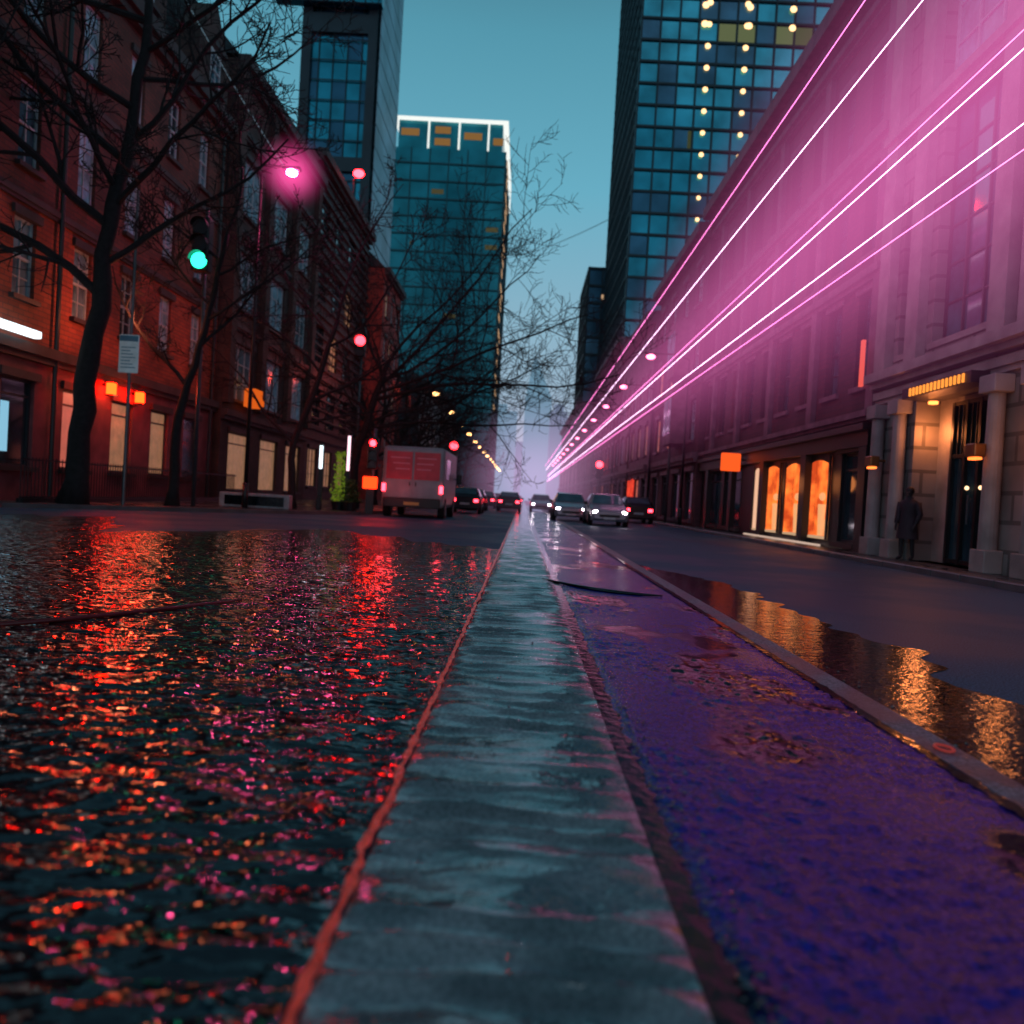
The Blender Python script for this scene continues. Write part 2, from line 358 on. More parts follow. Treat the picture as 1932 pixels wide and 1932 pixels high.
def facade(mb,side,L_,z0,z1,ops,rev=.2,mi=0):
    ys=sorted({0,L_}|{a for o in ops for a in o[:2]}); zs=sorted({z0,z1}|{a for o in ops for a in o[2:4]})
    for i in range(len(ys)-1):
        for j in range(len(zs)-1):
            yc=(ys[i]+ys[i+1])/2; zc=(zs[j]+zs[j+1])/2
            if any(o[0]<yc<o[1] and o[2]<zc<o[3] for o in ops): continue
            mb.quad((0,ys[i],zs[j]),(0,ys[i+1],zs[j]),(0,ys[i+1],zs[j+1]),(0,ys[i],zs[j+1]),mi)
    for o in ops:
        a,b,c,d=o[:4]; r=-side*(o[4] if len(o)>4 else rev)
        mb.quad((0,a,c),(r,a,c),(r,a,d),(0,a,d),mi); mb.quad((0,b,c),(r,b,c),(r,b,d),(0,b,d),mi)
        mb.quad((0,a,c),(0,b,c),(r,b,c),(r,a,c),mi); mb.quad((0,a,d),(0,b,d),(r,b,d),(r,a,d),mi)
def shell(mb,side,L_,H,D,mi=0):
    d=-side*D
    mb.quad((0,0,0),(d,0,0),(d,0,H),(0,0,H),mi); mb.quad((0,L_,0),(d,L_,0),(d,L_,H),(0,L_,H),mi)
    mb.quad((d,0,0),(d,L_,0),(d,L_,H),(d,0,H),mi); mb.quad((0,0,H),(0,L_,H),(d,L_,H),(d,0,H),mi)
def put_window(B,side,yc,zb,w,h,style='sash',gm='glass',fm='frame_white',sm='trim_dark',rev=.16):
    ob('window',window_mesh(w,h,side,style,gm,fm,sm),B,(-side*rev,yc,zb))
def cornice(B,side,L_,zs,mat,name='cornice'):
    for z,h,p in zs:
        mb=MB(); mb.box(side*.004,side*p,-.0,L_,z,z+h); mb.box(side*.004,side*p*.6,.0,L_,z-h*.6,z-.003)
        mk(name,mb,mat,B)
# ---- LEFT: red brick building
XF=-14.5
B=thing('brick_building',(XF,12,0),'red brick building with tall white sash windows behind bare trees','building')
Lb=24.6; ops=[];wins=[]
cols=[22.5-12+2.95*k for k in range(-3,5)]
rows=[(5.9,2.2),(9.55,2.35),(13.5,2.3)]
for c in cols:
    for z,h in rows: ops.append((c-.5,c+.5,z,z+h)); wins.append((c,z,1.0,h))
g=[(c-.75,c+.75,1.1,3.6) for c in cols]
wl=MB(); facade(wl,1,Lb,4.3,8.5,[o for o in ops if o[2]<8]); facade(wl,1,Lb,8.5,17.2,[o for o in ops if o[2]>8],mi=2); facade(wl,1,Lb,0,4.3,g,mi=1); shell(wl,1,Lb,17.2,14,2)
mk('wall',wl,[M['brick_red'],M['base_red'],brick('shade_darkened_brick',(.17,.05,.032),(.11,.036,.024),(.05,.035,.03))],B)  # upper brick darkened in colour to paint the light falling off above mid-height
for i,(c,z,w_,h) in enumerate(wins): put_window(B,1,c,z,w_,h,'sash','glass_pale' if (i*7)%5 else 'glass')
for i,c in enumerate(cols): put_window(B,1,c,1.1,1.5,2.5,'shop','glass_red' if i==4 else ('glass_warm' if i in(5,6) else 'glass'),'frame_dark','trim_dark')
cornice(B,1,Lb,[(4.35,.3,.28),(8.6,.18,.14),(12.6,.18,.14),(16.9,.45,.5)],M['trim_dark'])
mb=MB(); mb.prism([(0.2,17.38),(-7,22.5),(-14,17.38)],'y',0,Lb); mk('roof',mb,M['slate'],B)
for yy in (3,13.5,21):
    mb=MB(); mb.box(-5.5,-4.4,yy,yy+1.4,19,24.5); mb.box(-5.6,-4.3,yy-.1,yy+1.5,24.5,24.8); mk('chimney',mb,M['brick_dark'],B)
for c in (7.6,16.4,22.6):
    mb=MB(); mb.prism([(c-1.6,17.36),(c+1.6,17.36),(c+1.6,19.6),(c,21.6),(c-1.6,19.6)],'x',-1.0,.1); dm=mk('dormer',mb,M['brick_dark'],B)
    ob('window',window_mesh(1.0,1.7,1,'sash','glass','frame_white','trim_dark'),dm,(.12,c,17.8))
for yy in (12.0,24.0):
    mb=MB(); mb.cyl((.14,yy,0),(.14,yy,16.5),.07,n=8); mk('drainpipe',mb,M['black'],B)
mb=MB(); mb.rbox(.3,.55,7.2,10.6,4.75,4.95,.03); 
mk('shop_light_bar',mb,E['white'],B,label='cool white lit strip above the shop')
mb=MB(); mb.box(-.1,-.05,8.4,10.2,1.5,2.9); mk('lit_screen',mb,emat('screen_glow',(.35,.75,1),.7),B)
# ---- LEFT: brown brick building
B=thing('brick_building',(XF+.3,36.8,0),'dark brown brick block with wide white-framed windows','building')
Lb=14.5; ops=[];wins=[]
for c in (2.6,7.2,11.8):
    for z in (5.0,9.4,13.9): ops.append((c-1.35,c+1.35,z,z+2.7)); wins.append((c,z))
wl=MB(); facade(wl,1,Lb,0,20.5,ops+[(c-1.5,c+1.5,.6,3.4) for c in (2.6,7.2,11.8)]); shell(wl,1,Lb,20.5,14); mk('wall',wl,M['brick_dark'],B)
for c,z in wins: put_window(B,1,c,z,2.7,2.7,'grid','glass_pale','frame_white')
for c in (2.6,7.2,11.8): put_window(B,1,c,.6,3.0,2.8,'shop','glass_warm','frame_dark')
cornice(B,1,Lb,[(4.1,.3,.3),(8.4,.2,.2),(12.9,.2,.2),(17.4,.25,.25),(20.2,.5,.55)],M['trim_dark'])
mb=MB(); mb.prism([(0.0,20.72),(-3,24),(-11,24),(-14,20.72)],'y',0,Lb); mk('roof',mb,M['slate'],B)
for yy in (0,4.5,9.2,13.7):
    mb=MB(); mb.box(.01,.3,yy,yy+.7,4.7,20.0); mk('pilaster',mb,M['brick_dark'],B)
mb=MB(); mb.box(.35,.9,1.9,3.0,4.72,5.6); mb.box(.5,.8,3.0,3.6,4.9,5.2); mk('orange_sign',mb,emat('amber_sign_glow',(1,.15,.015),.7),B,label='small orange glowing shop sign')
# ---- LEFT: louvred block
B=thing('louvred_building',(XF,51.6,0),'dark stone building with horizontal banded facade','building')
Lb=17.4; ops=[(c-1.2,c+1.2,z,z+2.6) for c in (2.6,6.8,11,15) for z in (1,5.2,9.4,13.6,17.8)]
wl=MB(); facade(wl,1,Lb,0,22.8,ops,mi=0); shell(wl,1,Lb,22.8,13); mk('wall',wl,M['trim_dark'],B)
for i,o in enumerate(ops): put_window(B,1,(o[0]+o[1])/2,o[2],2.4,2.6,'grid','glass_warm' if o[2]<2 or i in (7,13) else 'glass' ,'frame_dark')
mb=MB()
for k in range(26): mb.box(.01,.18,.0,Lb,4.2+k*.7,4.2+k*.7+.12)
mk('band_course',mb,M['trim_dark'],B); cornice(B,1,Lb,[(22.4,.5,.6)],M['trim_dark'])
# ---- LEFT: red lit corner house
B=thing('corner_building',(-13.1,69.3,0),'bright red brick corner building lit by an added red fill light','building')
Lb=9.5; ops=[(c-.6,c+.6,z,z+2.1) for c in (1.8,4.7,7.6) for z in (1,5,8.8,12.6,16.4)]
wl=MB(); facade(wl,1,Lb,0,20.3,ops); shell(wl,1,Lb,20.3,10)
mk('wall',wl,brick('bright_red_brick',(.45,.045,.03),(.3,.035,.025),(.1,.04,.04)),B)
for i,o in enumerate(ops): put_window(B,1,(o[0]+o[1])/2,o[2],1.2,2.1,'sash','glass_warm' if i%4==0 else 'glass')
cornice(B,1,Lb,[(4,.3,.3),(20,.4,.5)],M['trim_dark'])
mb=MB(); mb.prism([(0,20.4),(-4,24),(-10,20.4)],'y',0,Lb); mk('roof',mb,M['slate'],B)
# ---- far left row
yy=92
for k,(ln,h) in enumerate([(22,13),(26,16),(30,12),(40,17),(50,13)]):
    B=thing('row_building',(-12.5,yy,0),'dark low street building among bare trees','building','low dark buildings along the street')
    ops=[(c-.8,c+.8,z,z+1.8) for c in [2.5+3.6*i for i in range(int((ln-2)//3.6))] for z in (1,4.6,8.2)]
    wl=MB(); facade(wl,1,ln,0,h,ops); shell(wl,1,ln,h,9); mk('wall',wl,M['brick_dark'] if k%2 else M['darkclad'],B)
    for o in ops: put_window(B,1,(o[0]+o[1])/2,o[2],1.6,1.8,'plain','glass_warm' if R()<.25 else 'glass','frame_dark')
    mb=MB(); mb.prism([(0.1,h+.01),(-4.5,h+2.5),(-9,h+.01)],'y',0,ln); mk('roof',mb,M['slate'],B)
    yy+=ln+1
# ---- RIGHT: cream stone building
XR=8.8
B=thing('stone_building',(XR,4,0),'cream stone building with pilasters and warmly lit entrance porch','building')
Lb=16.2; O=lambda a,b,c,d,*e:(a-4,b-4,c,d,*e)
PD=.55
ops=[O(15.15,18.25,.12,3.75,PD),O(10.2,13.3,.12,3.75,PD),O(15.55,17.75,4.95,10.0,.35),O(18.85,19.35,4.95,8.6,.3),O(11.2,13.7,4.95,10.0,.35),O(15.3,18.0,10.7,14.2,.3),O(11.0,14.0,10.7,14.2,.3),O(6,9,4.95,10,.3)]
wl=MB(); facade(wl,-1,Lb,0,19,ops); shell(wl,-1,Lb,19,14); mk('wall',wl,M['stone'],B)
for o in ops[2:]:
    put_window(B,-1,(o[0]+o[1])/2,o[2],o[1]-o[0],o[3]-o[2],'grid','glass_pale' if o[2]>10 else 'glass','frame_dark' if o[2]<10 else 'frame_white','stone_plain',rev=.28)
cornice(B,-1,Lb,[(4.35,.22,.42),(3.95,.18,.16),(10.25,.2,.3),(14.7,.3,.4),(18.6,.5,.7)],M['stone_plain'])
for yc in (19.85,18.3,15.0,14.05,10.6):
    mb=MB(); mb.box(-.22,-.005,yc-4-.28,yc-4+.28,4.6,14.05); mb.box(-.3,-.004,yc-4-.36,yc-4+.36,14.1,14.65)
    mb.box(-.3,-.004,yc-4-.36,yc-4+.36,4.57,4.598); mk('pilaster',mb,M['stone_plain'],B)
for yc in (19.75,18.62,14.85,13.6):
    mb=MB(); y_=yc-4
    mb.rbox(-.36,-.004,y_-.24,y_+.24,.12,.55,.02); mb.cyl((-.17,y_,.55),(-.17,y_,3.45),.165,.145,n=16); mb.rbox(-.38,-.004,y_-.26,y_+.26,3.45,3.78,.02)
    mk('column',mb,M['stone_plain'],B,smooth=False)
def porch_in(y0,y1):
    P=MB(); P.quad((PD,y0-4,.12),(PD,y1-4,.12),(PD,y1-4,3.75),(PD,y0-4,3.75)); mk('porch_wall',P,M['stone_plain'],B)
    a=y0-4+.15; b=y1-4-.9
    D=MB(); D.box(PD-.1,PD-.01,a,b,.13,3.6,0)
    for i in range(5): yy_=a+(b-a)*i/4; D.box(PD-.18,PD-.103,yy_-.045,yy_+.045,.13,3.6,1)
    for zz in (2.4,3.53,.16): D.box(PD-.17,PD-.105,a,b,zz,zz+.08,1)
    for i in range(12): yy_=a+(b-a)*i/12; D.box(PD-.15,PD-.105,yy_-.012,yy_+.012,2.48,3.53,1)
    dr=mk('door',D,[M['glass'],M['black']],B)
    hm=MB(); hm.cyl((PD-.25,(a+b)/2+.12,1.0),(PD-.25,(a+b)/2+.12,1.6),.02,n=8); mk('handle',hm,M['steel'],dr)
porch_in(15.15,18.25); porch_in(10.2,13.3)
mb=MB()
for k in range(15): yk=15.45-4+k*.15; mb.rbox(-.50,-.46,yk,yk+.06,3.72,3.90,.012,seg=1)
mk('canopy_lights',mb,emat('canopy_bulb_glow',(1,.30,.04),1.3),B,label='row of small amber bulbs over the entrance')
mb=MB(); mb.box(-.455,-.005,11.25,14.0,3.70,3.93,0); mk('canopy',mb,M['black'],B)
for yc in (14.85,19.2):
    mb=MB(); mb.rbox(-.62,-.39,yc-4-.17,yc-4+.17,2.25,2.5,.03,0); mb.box(-.57,-.44,yc-4-.12,yc-4+.12,2.2,2.245,1); mb.cyl((-.39,yc-4,2.4),(-.2,yc-4,2.4),.03,n=8)
    mk('wall_sconce',mb,[pmat('bronze',(.25,.13,.05),.35,metal=.7),emat('sconce_glow',(1,.18,.03),3)],B)
mb=MB(); mb.cyl((.1,13.7,3.60),(.1,13.7,3.66),.1,n=12); mk('ceiling_lamp',mb,emat('porch_lamp_glow',(1,.25,.05),4),B)
for p,en in (((9.0,17.9,3.0),34),((8.9,12.0,3.0),20),((8.3,13.7,2.6),14)):
    l=bpy.data.lights.new('porch_light','POINT'); l.energy=en; l.color=(1,.28,.08); l.shadow_soft_size=.15; l.specular_factor=.1; ob('porch_light',l,loc=p)
mb=MB(); mb.sph((PD-.2,12.1,1.75),.045,8); mk('interior_lamp',mb,E['warmw'],B)
mb=MB(); mb.sph((PD-.2,12.6,1.75),.045,8); mk('interior_lamp',mb,E['warmw'],B)
# ---- RIGHT: plum brick shops
B=thing('shop_building',(XR,20.25,0),'plum brick terrace with tall windows above lit orange shopfronts','building')
Lb=19.3; Y0=20.25; SD=.28
shops=[(21.0,22.3,'glass'),(23.0,24.9,'o'),(25.2,27.0,'o'),(27.4,29.2,'o'),(29.6,30.6,'w'),(32.4,35.2,'glass'),(35.7,38.6,'glass')]
ops=[(a-Y0,b-Y0,.32,2.75,SD if s!='glass' else .2) for a,b,s in shops]
ups=[]; yc=21.3
while yc<39:
    for z,h in ((4.5,2.5),(8.0,2.4),(11.3,2.1)): ups.append((yc-Y0-.52,yc-Y0+.52,z,z+h,.3))
    yc+=2.15
wl=MB(); facade(wl,-1,Lb,3.5,15.7,ups); facade(wl,-1,Lb,0,3.5,ops,mi=1); shell(wl,-1,Lb,15.7,14); mk('wall',wl,[M['brick_plum'],M['black']],B)
for i,o in enumerate(ups): put_window(B,-1,(o[0]+o[1])/2,o[2],1.04,o[3]-o[2],'sash','glass_red' if i in (6,13,18) else 'glass','frame_dark','trim_mauve',rev=.22)
def shopglow(name,c,s):
    m=bpy.data.materials.new(name); t=nt(m); Nn=t.nodes; Ll=t.links; Nn.clear()
    tcn=Nn.new('ShaderNodeTexCoord'); no=Nn.new('ShaderNodeTexNoise'); no.inputs['Scale'].default_value=1.6; no.inputs['Detail'].default_value=4
    Ll.new(tcn.outputs['Object'],no.inputs['Vector'])
    rp=Nn.new('ShaderNodeValToRGB'); rp.color_ramp.elements[0].position=.36; rp.color_ramp.elements[0].color=(c[0]*.4,c[1]*.22,c[2]*.3,1); rp.color_ramp.elements[1].position=.64; rp.color_ramp.elements[1].color=(*c,1)
    Ll.new(no.outputs['Fac'],rp.inputs[0]); e=Nn.new('ShaderNodeEmission'); e.inputs[1].default_value=s; Ll.new(rp.outputs[0],e.inputs[0])
    o=Nn.new('ShaderNodeOutputMaterial'); Ll.new(e.outputs[0],o.inputs[0]); return m
SG=shopglow('orange_shop_interior',(1,.19,.03),1.7); SR=shopglow('red_shop_interior',(1,.08,.04),1.1)
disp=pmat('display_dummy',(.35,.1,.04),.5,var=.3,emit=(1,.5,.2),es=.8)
cream=emat('cream_shop_interior',(1,.55,.35),.9)
for a,b,s in shops:
    c=(a+b)/2-Y0; w_=b-a
    if s=='glass': put_window(B,-1,c,.32,w_,2.43,'shop','glass','frame_dark','trim_dark',rev=.15)
    else:
        mb=MB(); mb.quad((SD-.01,a-Y0,.33),(SD-.01,b-Y0,.33),(SD-.01,b-Y0,2.74),(SD-.01,a-Y0,2.74),0)
        mb.quad((.02,b-Y0-.012,.33),(SD-.02,b-Y0-.012,.33),(SD-.02,b-Y0-.012,2.74),(.02,b-Y0-.012,2.74),0)
        fr=.09
        mb.box(-.06,-.003,a-Y0,a-Y0+fr,.33,2.75,1); mb.box(-.06,-.003,b-Y0-fr,b-Y0,.33,2.75,1)
        n=8; yA=a-Y0+fr; yB=b-Y0-fr
        arc=[(yA+(yB-yA)*i/n, 2.52+.14*math.sin(math.pi*i/n)) for i in range(n+1)]
        for i in range(n): mb.add([(-.03,arc[i][0],arc[i][1]),(-.03,arc[i+1][0],arc[i+1][1]),(-.03,arc[i+1][0],2.76),(-.03,arc[i][0],2.76)],[(0,1,2,3)],1)
        mb.box(-.02,SD-.02,a-Y0+.02,b-Y0-.02,.33,.40,2)
        mb.cyl((.14,c,.42),(.14,c,1.35),.08,.11,n=10,mi=3); mb.sph((.14,c,1.58),.1,10,3,(1,1,1.25)); mb.cyl((.14,c-.5,.42),(.14,c-.5,.9),.09,.09,n=8,mi=3)
        mk('shop_window',mb,[SG if s=='o' else cream,M['black'],E['facew'],disp],B)
mb=MB(); mb.box(-.35,-.005,0,Lb,3.25,3.42); mb.box(-.2,-.006,0,Lb,2.85,3.247); mk('shop_fascia',mb,M['black'],B)
cornice(B,-1,Lb,[(3.6,.16,.3),(7.3,.2,.25),(10.8,.2,.25),(14.4,.2,.3),(15.2,.5,.75)],M['trim_mauve'])
yc=20.25
while yc<39.6:
    mb=MB(); mb.box(-.16,-.004,yc-Y0,min(Lb,yc-Y0+.42),3.8,15.0,0); mb.box(-.22,-.003,yc-Y0,min(Lb,yc-Y0+.45),.0,2.84,1); mk('pilaster',mb,[M['trim_mauve'],M['black']],B); yc+=4.3 if yc<39 else 9
mb=MB(); mb.rbox(-1.15,-.4,31.2-Y0,31.35-Y0,2.55,3.25,.03,seg=1); mb.cyl((-.4,31.27-Y0,3.0),(-.2,31.27-Y0,3.0),.03,mi=1)
mk('hanging_sign',mb,[E['osign'],M['black']],B,label='square orange glowing sign projecting over the pavement')
mb=MB(); mb.box(-.27,-.225,22.9-Y0,30.7-Y0,.13,.19); mk('step_light',mb,emat('step_light_glow',(1,.7,.55),.6),B)
mb=MB(); mb.box(-.28,-.2,20.72-Y0,20.85-Y0,4.4,5.6); mk('lit_strip',mb,emat('red_strip_glow',(1,.12,.08),.8),B)
for yy_ in (24,26.2,28.4):
    l=bpy.data.lights.new('shop_light','POINT'); l.energy=9; l.color=(1,.30,.08); l.shadow_soft_size=.3; l.specular_factor=.1; ob('shop_light',l,loc=(8.3,yy_,2.0))
def terrace(x,y0,ln,h,mat,name,label,trim='trim_mauve',lit=.15,step=2.7,group=None):
    B=thing(name,(x,y0,0),label,'building',group)
    ops=[]; n=int((ln-1)//step)
    for i in range(n):
        c=(i+.5)*ln/n; z=4.5
        while z+2.4<h-1: ops.append((c-.65,c+.65,z,z+2.1)); z+=3.5
        ops.append((c-1.0,c+1.0,.4,2.9))
    wl=MB(); facade(wl,-1,ln,0,h,ops); shell(wl,-1,ln,h,12); mk('wall',wl,M[mat],B)
    for o in ops[:100]:
        st='shop' if o[2]<1 else 'sash'
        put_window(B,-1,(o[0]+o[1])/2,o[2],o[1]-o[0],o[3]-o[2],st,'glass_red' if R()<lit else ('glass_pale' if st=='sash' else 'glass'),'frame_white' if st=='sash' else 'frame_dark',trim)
    cornice(B,-1,ln,[(3.5,.3,.3),(7.4,.18,.2),(h-.5,.45,.6)],M[trim]); return B
B3=terrace(XR-.3,39.6,14,15.2,'brick_plum','bay_building','rosy terraced building with pale sash windows')
for zc in (4.4,8.0,):
    mb=MB(); mb.prism([(-.02,2.2),(-.9,2.9),(-.9,5.1),(-.02,5.8)],'z',zc,zc+2.9); bw=mk('bay_window',mb,M['trim_mauve'],B3)
    for a,b in ((3.0,3.9),(4.1,5.0)):
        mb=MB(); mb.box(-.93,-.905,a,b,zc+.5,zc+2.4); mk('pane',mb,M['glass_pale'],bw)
B4=terrace(XR-.5,54,17,14.2,'trim_mauve','row_building','mauve stone terrace with red-lit shop','trim_mauve',.3)
mb=MB(); mb.box(-.08,-.02,6,10.5,.5,3.0); mk('lit_shopfront',mb,SR,B4)
terrace(XR-.5,71.5,24,16,'brick_plum','row_building','plum brick terrace fading into haze','trim_mauve',.2)
terrace(XR-.5,96,30,13,'brick_dark','row_building','dark brick terrace fading into haze','trim_dark',.3)
terrace(XR-.5,127,60,17,'trim_mauve','row_building','mauve terrace far down the street','trim_mauve',.3,step=4)
# ---------------------------------------------------------------- towers
def tower(name,label,x0,x1,y0,y1,H,cw,rh,gm,mm,sideface,mw=.12,z0=0):
    T=thing(name,(x0,y0,z0),label,'skyscraper'); W=x1-x0; D=y1-y0
    mb=MB(); mb.box(0,W,0,D,0,H); mk('glass_facade',mb,M[gm],T)
    mb=MB(); n=max(1,round(W/cw)); 
    for i in range(n+1): x=W*i/n; mb.box(x-mw,x+mw,-.18,-.004,0,H)
    k=int(H//rh)
    for i in range(k+1): mb.box(-.1,W+.1,-.24,-.19,i*rh-mw*1.3,i*rh+mw*1.3)
    m=max(1,round(D/cw)); sx=W if sideface>0 else 0
    for i in range(1,m+1): y=D*i/m; mb.box(sx+sideface*.004,sx+sideface*.15,y-mw,y+mw,0,H)
    for i in range(k+1): mb.box(sx+sideface*.151,sx+sideface*.2,-.1,D,i*rh-mw,i*rh+mw)
    mk('mullion_grid',mb,M[mm],T); 
    rs=random.Random(int(H*10)+n)
    mb=MB()
    for i in range(n):
        for j in range(k):
            if rs.random()<.30:
                x=W*i/n; z=j*rh; t=rs.uniform(-.05,.05); mb.quad((x+mw,-.05-t,z+mw),(x+W/n-mw,-.05+t,z+mw),(x+W/n-mw,-.05+t,z+rh-mw),(x+mw,-.05-t,z+rh-mw))
    mk('tilted_panes',mb,M['g_navy'] if gm!='g_green' else M['g_green'],T,kind='stuff')
    return T,W,D
T,W,D=tower('glass_tower','teal glass office tower with white lit crown frame',-28.1,-6.9,150,182,65.5,3.5,3.3,'g_green','mullg',1,.11)
H=65.5
mb=MB(); mb.box(.8,W-.8,.8,D-.8,H+.01,H+5.4,0); mk('crown_room',mb,M['g_green'],T)
mb=MB()
mb.box(-.2,W+.2,-.2,D+.2,H+5.4,H+5.75)
for x in (0,W*.31,W*.58,W*.84,W): mb.box(x-.16,x+.16,-.2,.2,H,H+5.39)
for y in (D*.33,D*.66,D): mb.box(W-.1,W+.2,y-.16,y+.16,H,H+5.39)
mk('crown_frame',mb,E['crown'],T)
for a,b,zz in ((.06,.22,2.6),(.36,.5,1.0),(.62,.78,2.3),(.36,.5,3.2),(.88,.97,1.5)):
    mb=MB(); mb.box(W*a,W*b,.70,.78,H+zz,H+zz+1.3); mk('lit_window',mb,E['crownw'],T)
for k in range(8):
    mb=MB(); c=random.randint(0,5); r=random.randint(8,18); mb.box(c*3.53+.6,c*3.53+2.9,-.03,-.012,r*3.3+1.0,r*3.3+1.9); mk('lit_window',mb,E['dimo'],T)
for k in range(17):
    z=18+k*2.9
    mb=MB(); mb.box(W+.21,W+.28,3+ (k%2)*2,8+(k%3)*3,z,z+.8+.4*(k%2)); mk('lit_window',mb,E['facew'],T)
mb=MB(); mb.cyl((4,4,H+5.9),(4,4,H+7.5),.2); mk('roof_mast',mb,M['darkclad'],T)
mb=MB(); mb.box(12,16,5,9,H+5.96,H+7.2); mk('roof_plant',mb,M['darkclad'],T)
T,W,D=tower('glass_tower','blue glass tower with dark frame and pale side cladding',-25.8,-18.2,85,97.5,80,1.45,2.1,'g_blue','mull',1,.05)
mb=MB(); mb.box(W-.9,W+.01,-.45,-.26,0,80); mb.box(-.3,.7,-.45,-.26,0,80); mb.box(.7,W-.9,-.45,-.26,49,51); mb.box(.7,W-.9,-.45,-.26,34.5,36.0); mk('dark_frame',mb,M['darkclad'],T)
mb=MB()
for i in range(34): mb.box(W+.22,W+.3,.3,D,i*2.35,i*2.35+2.2)
mk('side_cladding',mb,M['g_pale'],T)
mb=MB(); mb.box(-3,W+.6,-1.5,-.47,51.5,80); mk('upper_glass',mb,M['g_blue'],T)
mb=MB()
for i in range(14): mb.box(-3,W+.62,-1.56,-1.505,51.5+i*1.2,51.6+i*1.2)
for i in range(9): mb.box(-3+i*1.35,-2.92+i*1.35,-1.62,-1.565,51.5,80)
mk('upper_mullion',mb,M['mull'],T)
mb=MB(); mb.box(-2,5,-1.66,-1.63,52.2,52.9); mk('lit_window',mb,emat('dim_warm_glow',(.9,.5,.3),.5),T)
T,W,D=tower('glass_tower','dark teal glass high-rise with dotted warm office lights',11.35,42,100,130,95,2.35,2.67,'g_blue','mull',-1,.11)
def spot(u,Z,r=.5):
    mb=MB(); mb.sph((u*100/1500-11.35,-.28,Z),r,8,0,(1,.4,1)); mk('office_light',mb,E['warmo'],T)
for k in range(13):
    spot(294,31.5+2.67*k,.24+.012*k)
    if k>2: spot(364,31.5+2.67*k,.24+.012*k)
for u_ in (286,368,448):
    for dz in (60.9,63.2): spot(u_,dz,.42)
for c,r,l_ in ((4,22,1),(5,22,1),(7,22,1),(8,22,.6),(2,17,.4),(9,19,.5),(6,14,.4),(1,20,.3),(3,12,.35),(8,16,.4)):
    mb=MB(); wd=30.65/13; mb.box(c*wd+.15,(c+1)*wd-.15,-.03,-.01,r*2.67+.2,r*2.67+2.4); mk('lit_window',mb,emat('floor_glow',(.35*l_,.42*l_,.2*l_),.3),T)
T,W,D=tower('office_block','dark navy office block with few lit windows',8.7,20,131,150,39.5,2.4,2.8,'g_navy','mull',-1,.15)
for i in range(5):
    mb=MB(); mb.box(2.2+i*1.0,2.8+i*1.0,-.32,-.27,34.2,35.0); mk('lit_window',mb,E['facew'],T)
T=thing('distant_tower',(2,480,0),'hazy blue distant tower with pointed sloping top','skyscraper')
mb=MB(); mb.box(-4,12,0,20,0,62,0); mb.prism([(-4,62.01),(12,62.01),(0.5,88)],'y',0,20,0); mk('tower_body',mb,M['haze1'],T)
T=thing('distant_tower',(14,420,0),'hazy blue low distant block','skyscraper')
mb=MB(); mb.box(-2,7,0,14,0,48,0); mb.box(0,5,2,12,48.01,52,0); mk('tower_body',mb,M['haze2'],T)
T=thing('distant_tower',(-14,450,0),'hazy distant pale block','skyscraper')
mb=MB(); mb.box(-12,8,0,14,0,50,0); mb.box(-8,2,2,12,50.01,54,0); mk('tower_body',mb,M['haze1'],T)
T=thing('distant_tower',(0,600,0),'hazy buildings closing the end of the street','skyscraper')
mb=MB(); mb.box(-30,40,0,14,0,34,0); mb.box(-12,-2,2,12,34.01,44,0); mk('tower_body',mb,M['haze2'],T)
# ---------------------------------------------------------------- trees
def wander(p,d,ln,n,wob,lift):
    pts=[Vector(p)]; d=Vector(d).normalized()
    for i in range(n):
        d=(d+Vector((U(-1,1),U(-1,1),U(-1,1)))*wob+Vector((0,0,lift))).normalized(); pts.append(pts[-1]+d*ln/n)
    return pts
def grow(mb,pts,r0,r1,lev,rng=(.2,1),cnt=7,ls=.55,n=6,lift=.06):
    k=len(pts); rs=[r0+(r1-r0)*i/(k-1) for i in range(k)]
    mb.tube(pts,rs,n,cap=False)
    if lev<=0: return
    tot=sum((pts[i+1]-pts[i]).length for i in range(k-1))
    for c in range(cnt):
        t=rng[0]+(rng[1]-rng[0])*(c+R()*.8)/cnt; t=min(t,.999); i=int(t*(k-1)); fr=t*(k-1)-i
        p=pts[i].lerp(pts[i+1],fr); d=(pts[i+1]-pts[i]).normalized()
        side=Vector((U(-1,1),U(-1,1),U(-.7,.8))); side=(side-d*side.dot(d)).normalized()
        dd=d*U(.4,.9)+side*U(.6,1.0)
        r=(r0+(r1-r0)*t)*.58; r=max(r,.013); ln=tot*ls*U(.6,1.15)*(1-.4*t)
        grow(mb,wander(p,dd,ln,5,.24,lift),r,max(.009,r*.35),lev-1,(.15,1),max(3,cnt-1),.6,4 if lev>1 else 3,lift)
def tree(loc,trunk,r0,r1,limbs,label,lev=3,cnt=7,group='bare winter street trees',lift=.03):
    T=thing('bare_tree',loc,label,'tree',group)
    tr=[Vector(p)-Vector(loc) for p in trunk]
    pts=[]
    for a,b in zip(tr[:-1],tr[1:]):
        for i in range(5): pts.append(a.lerp(b,i/5)+Vector((U(-1,1),U(-1,1),0))*r0*.22)
    pts.append(tr[-1])
    k=len(pts); mb=MB(); rs=[(r0+(r1-r0)*(i/(k-1)))*U(.92,1.1) for i in range(k)]; rs[0]*=1.4; mb.tube(pts,rs,10); mk('trunk',mb,M['bark'],T,smooth=True)
    mb=MB()
    for (t,d,ln,r) in limbs:
        i=int(t*(k-1)); i=min(i,k-2); p=pts[i].lerp(pts[i+1],t*(k-1)-i)
        grow(mb,wander(p,d,ln,8,.2,.03),r,r*.25,lev,(.12,1),cnt,.5,6,lift)
    mk('crown',mb,M['bark'],T); return T
random.seed(11)
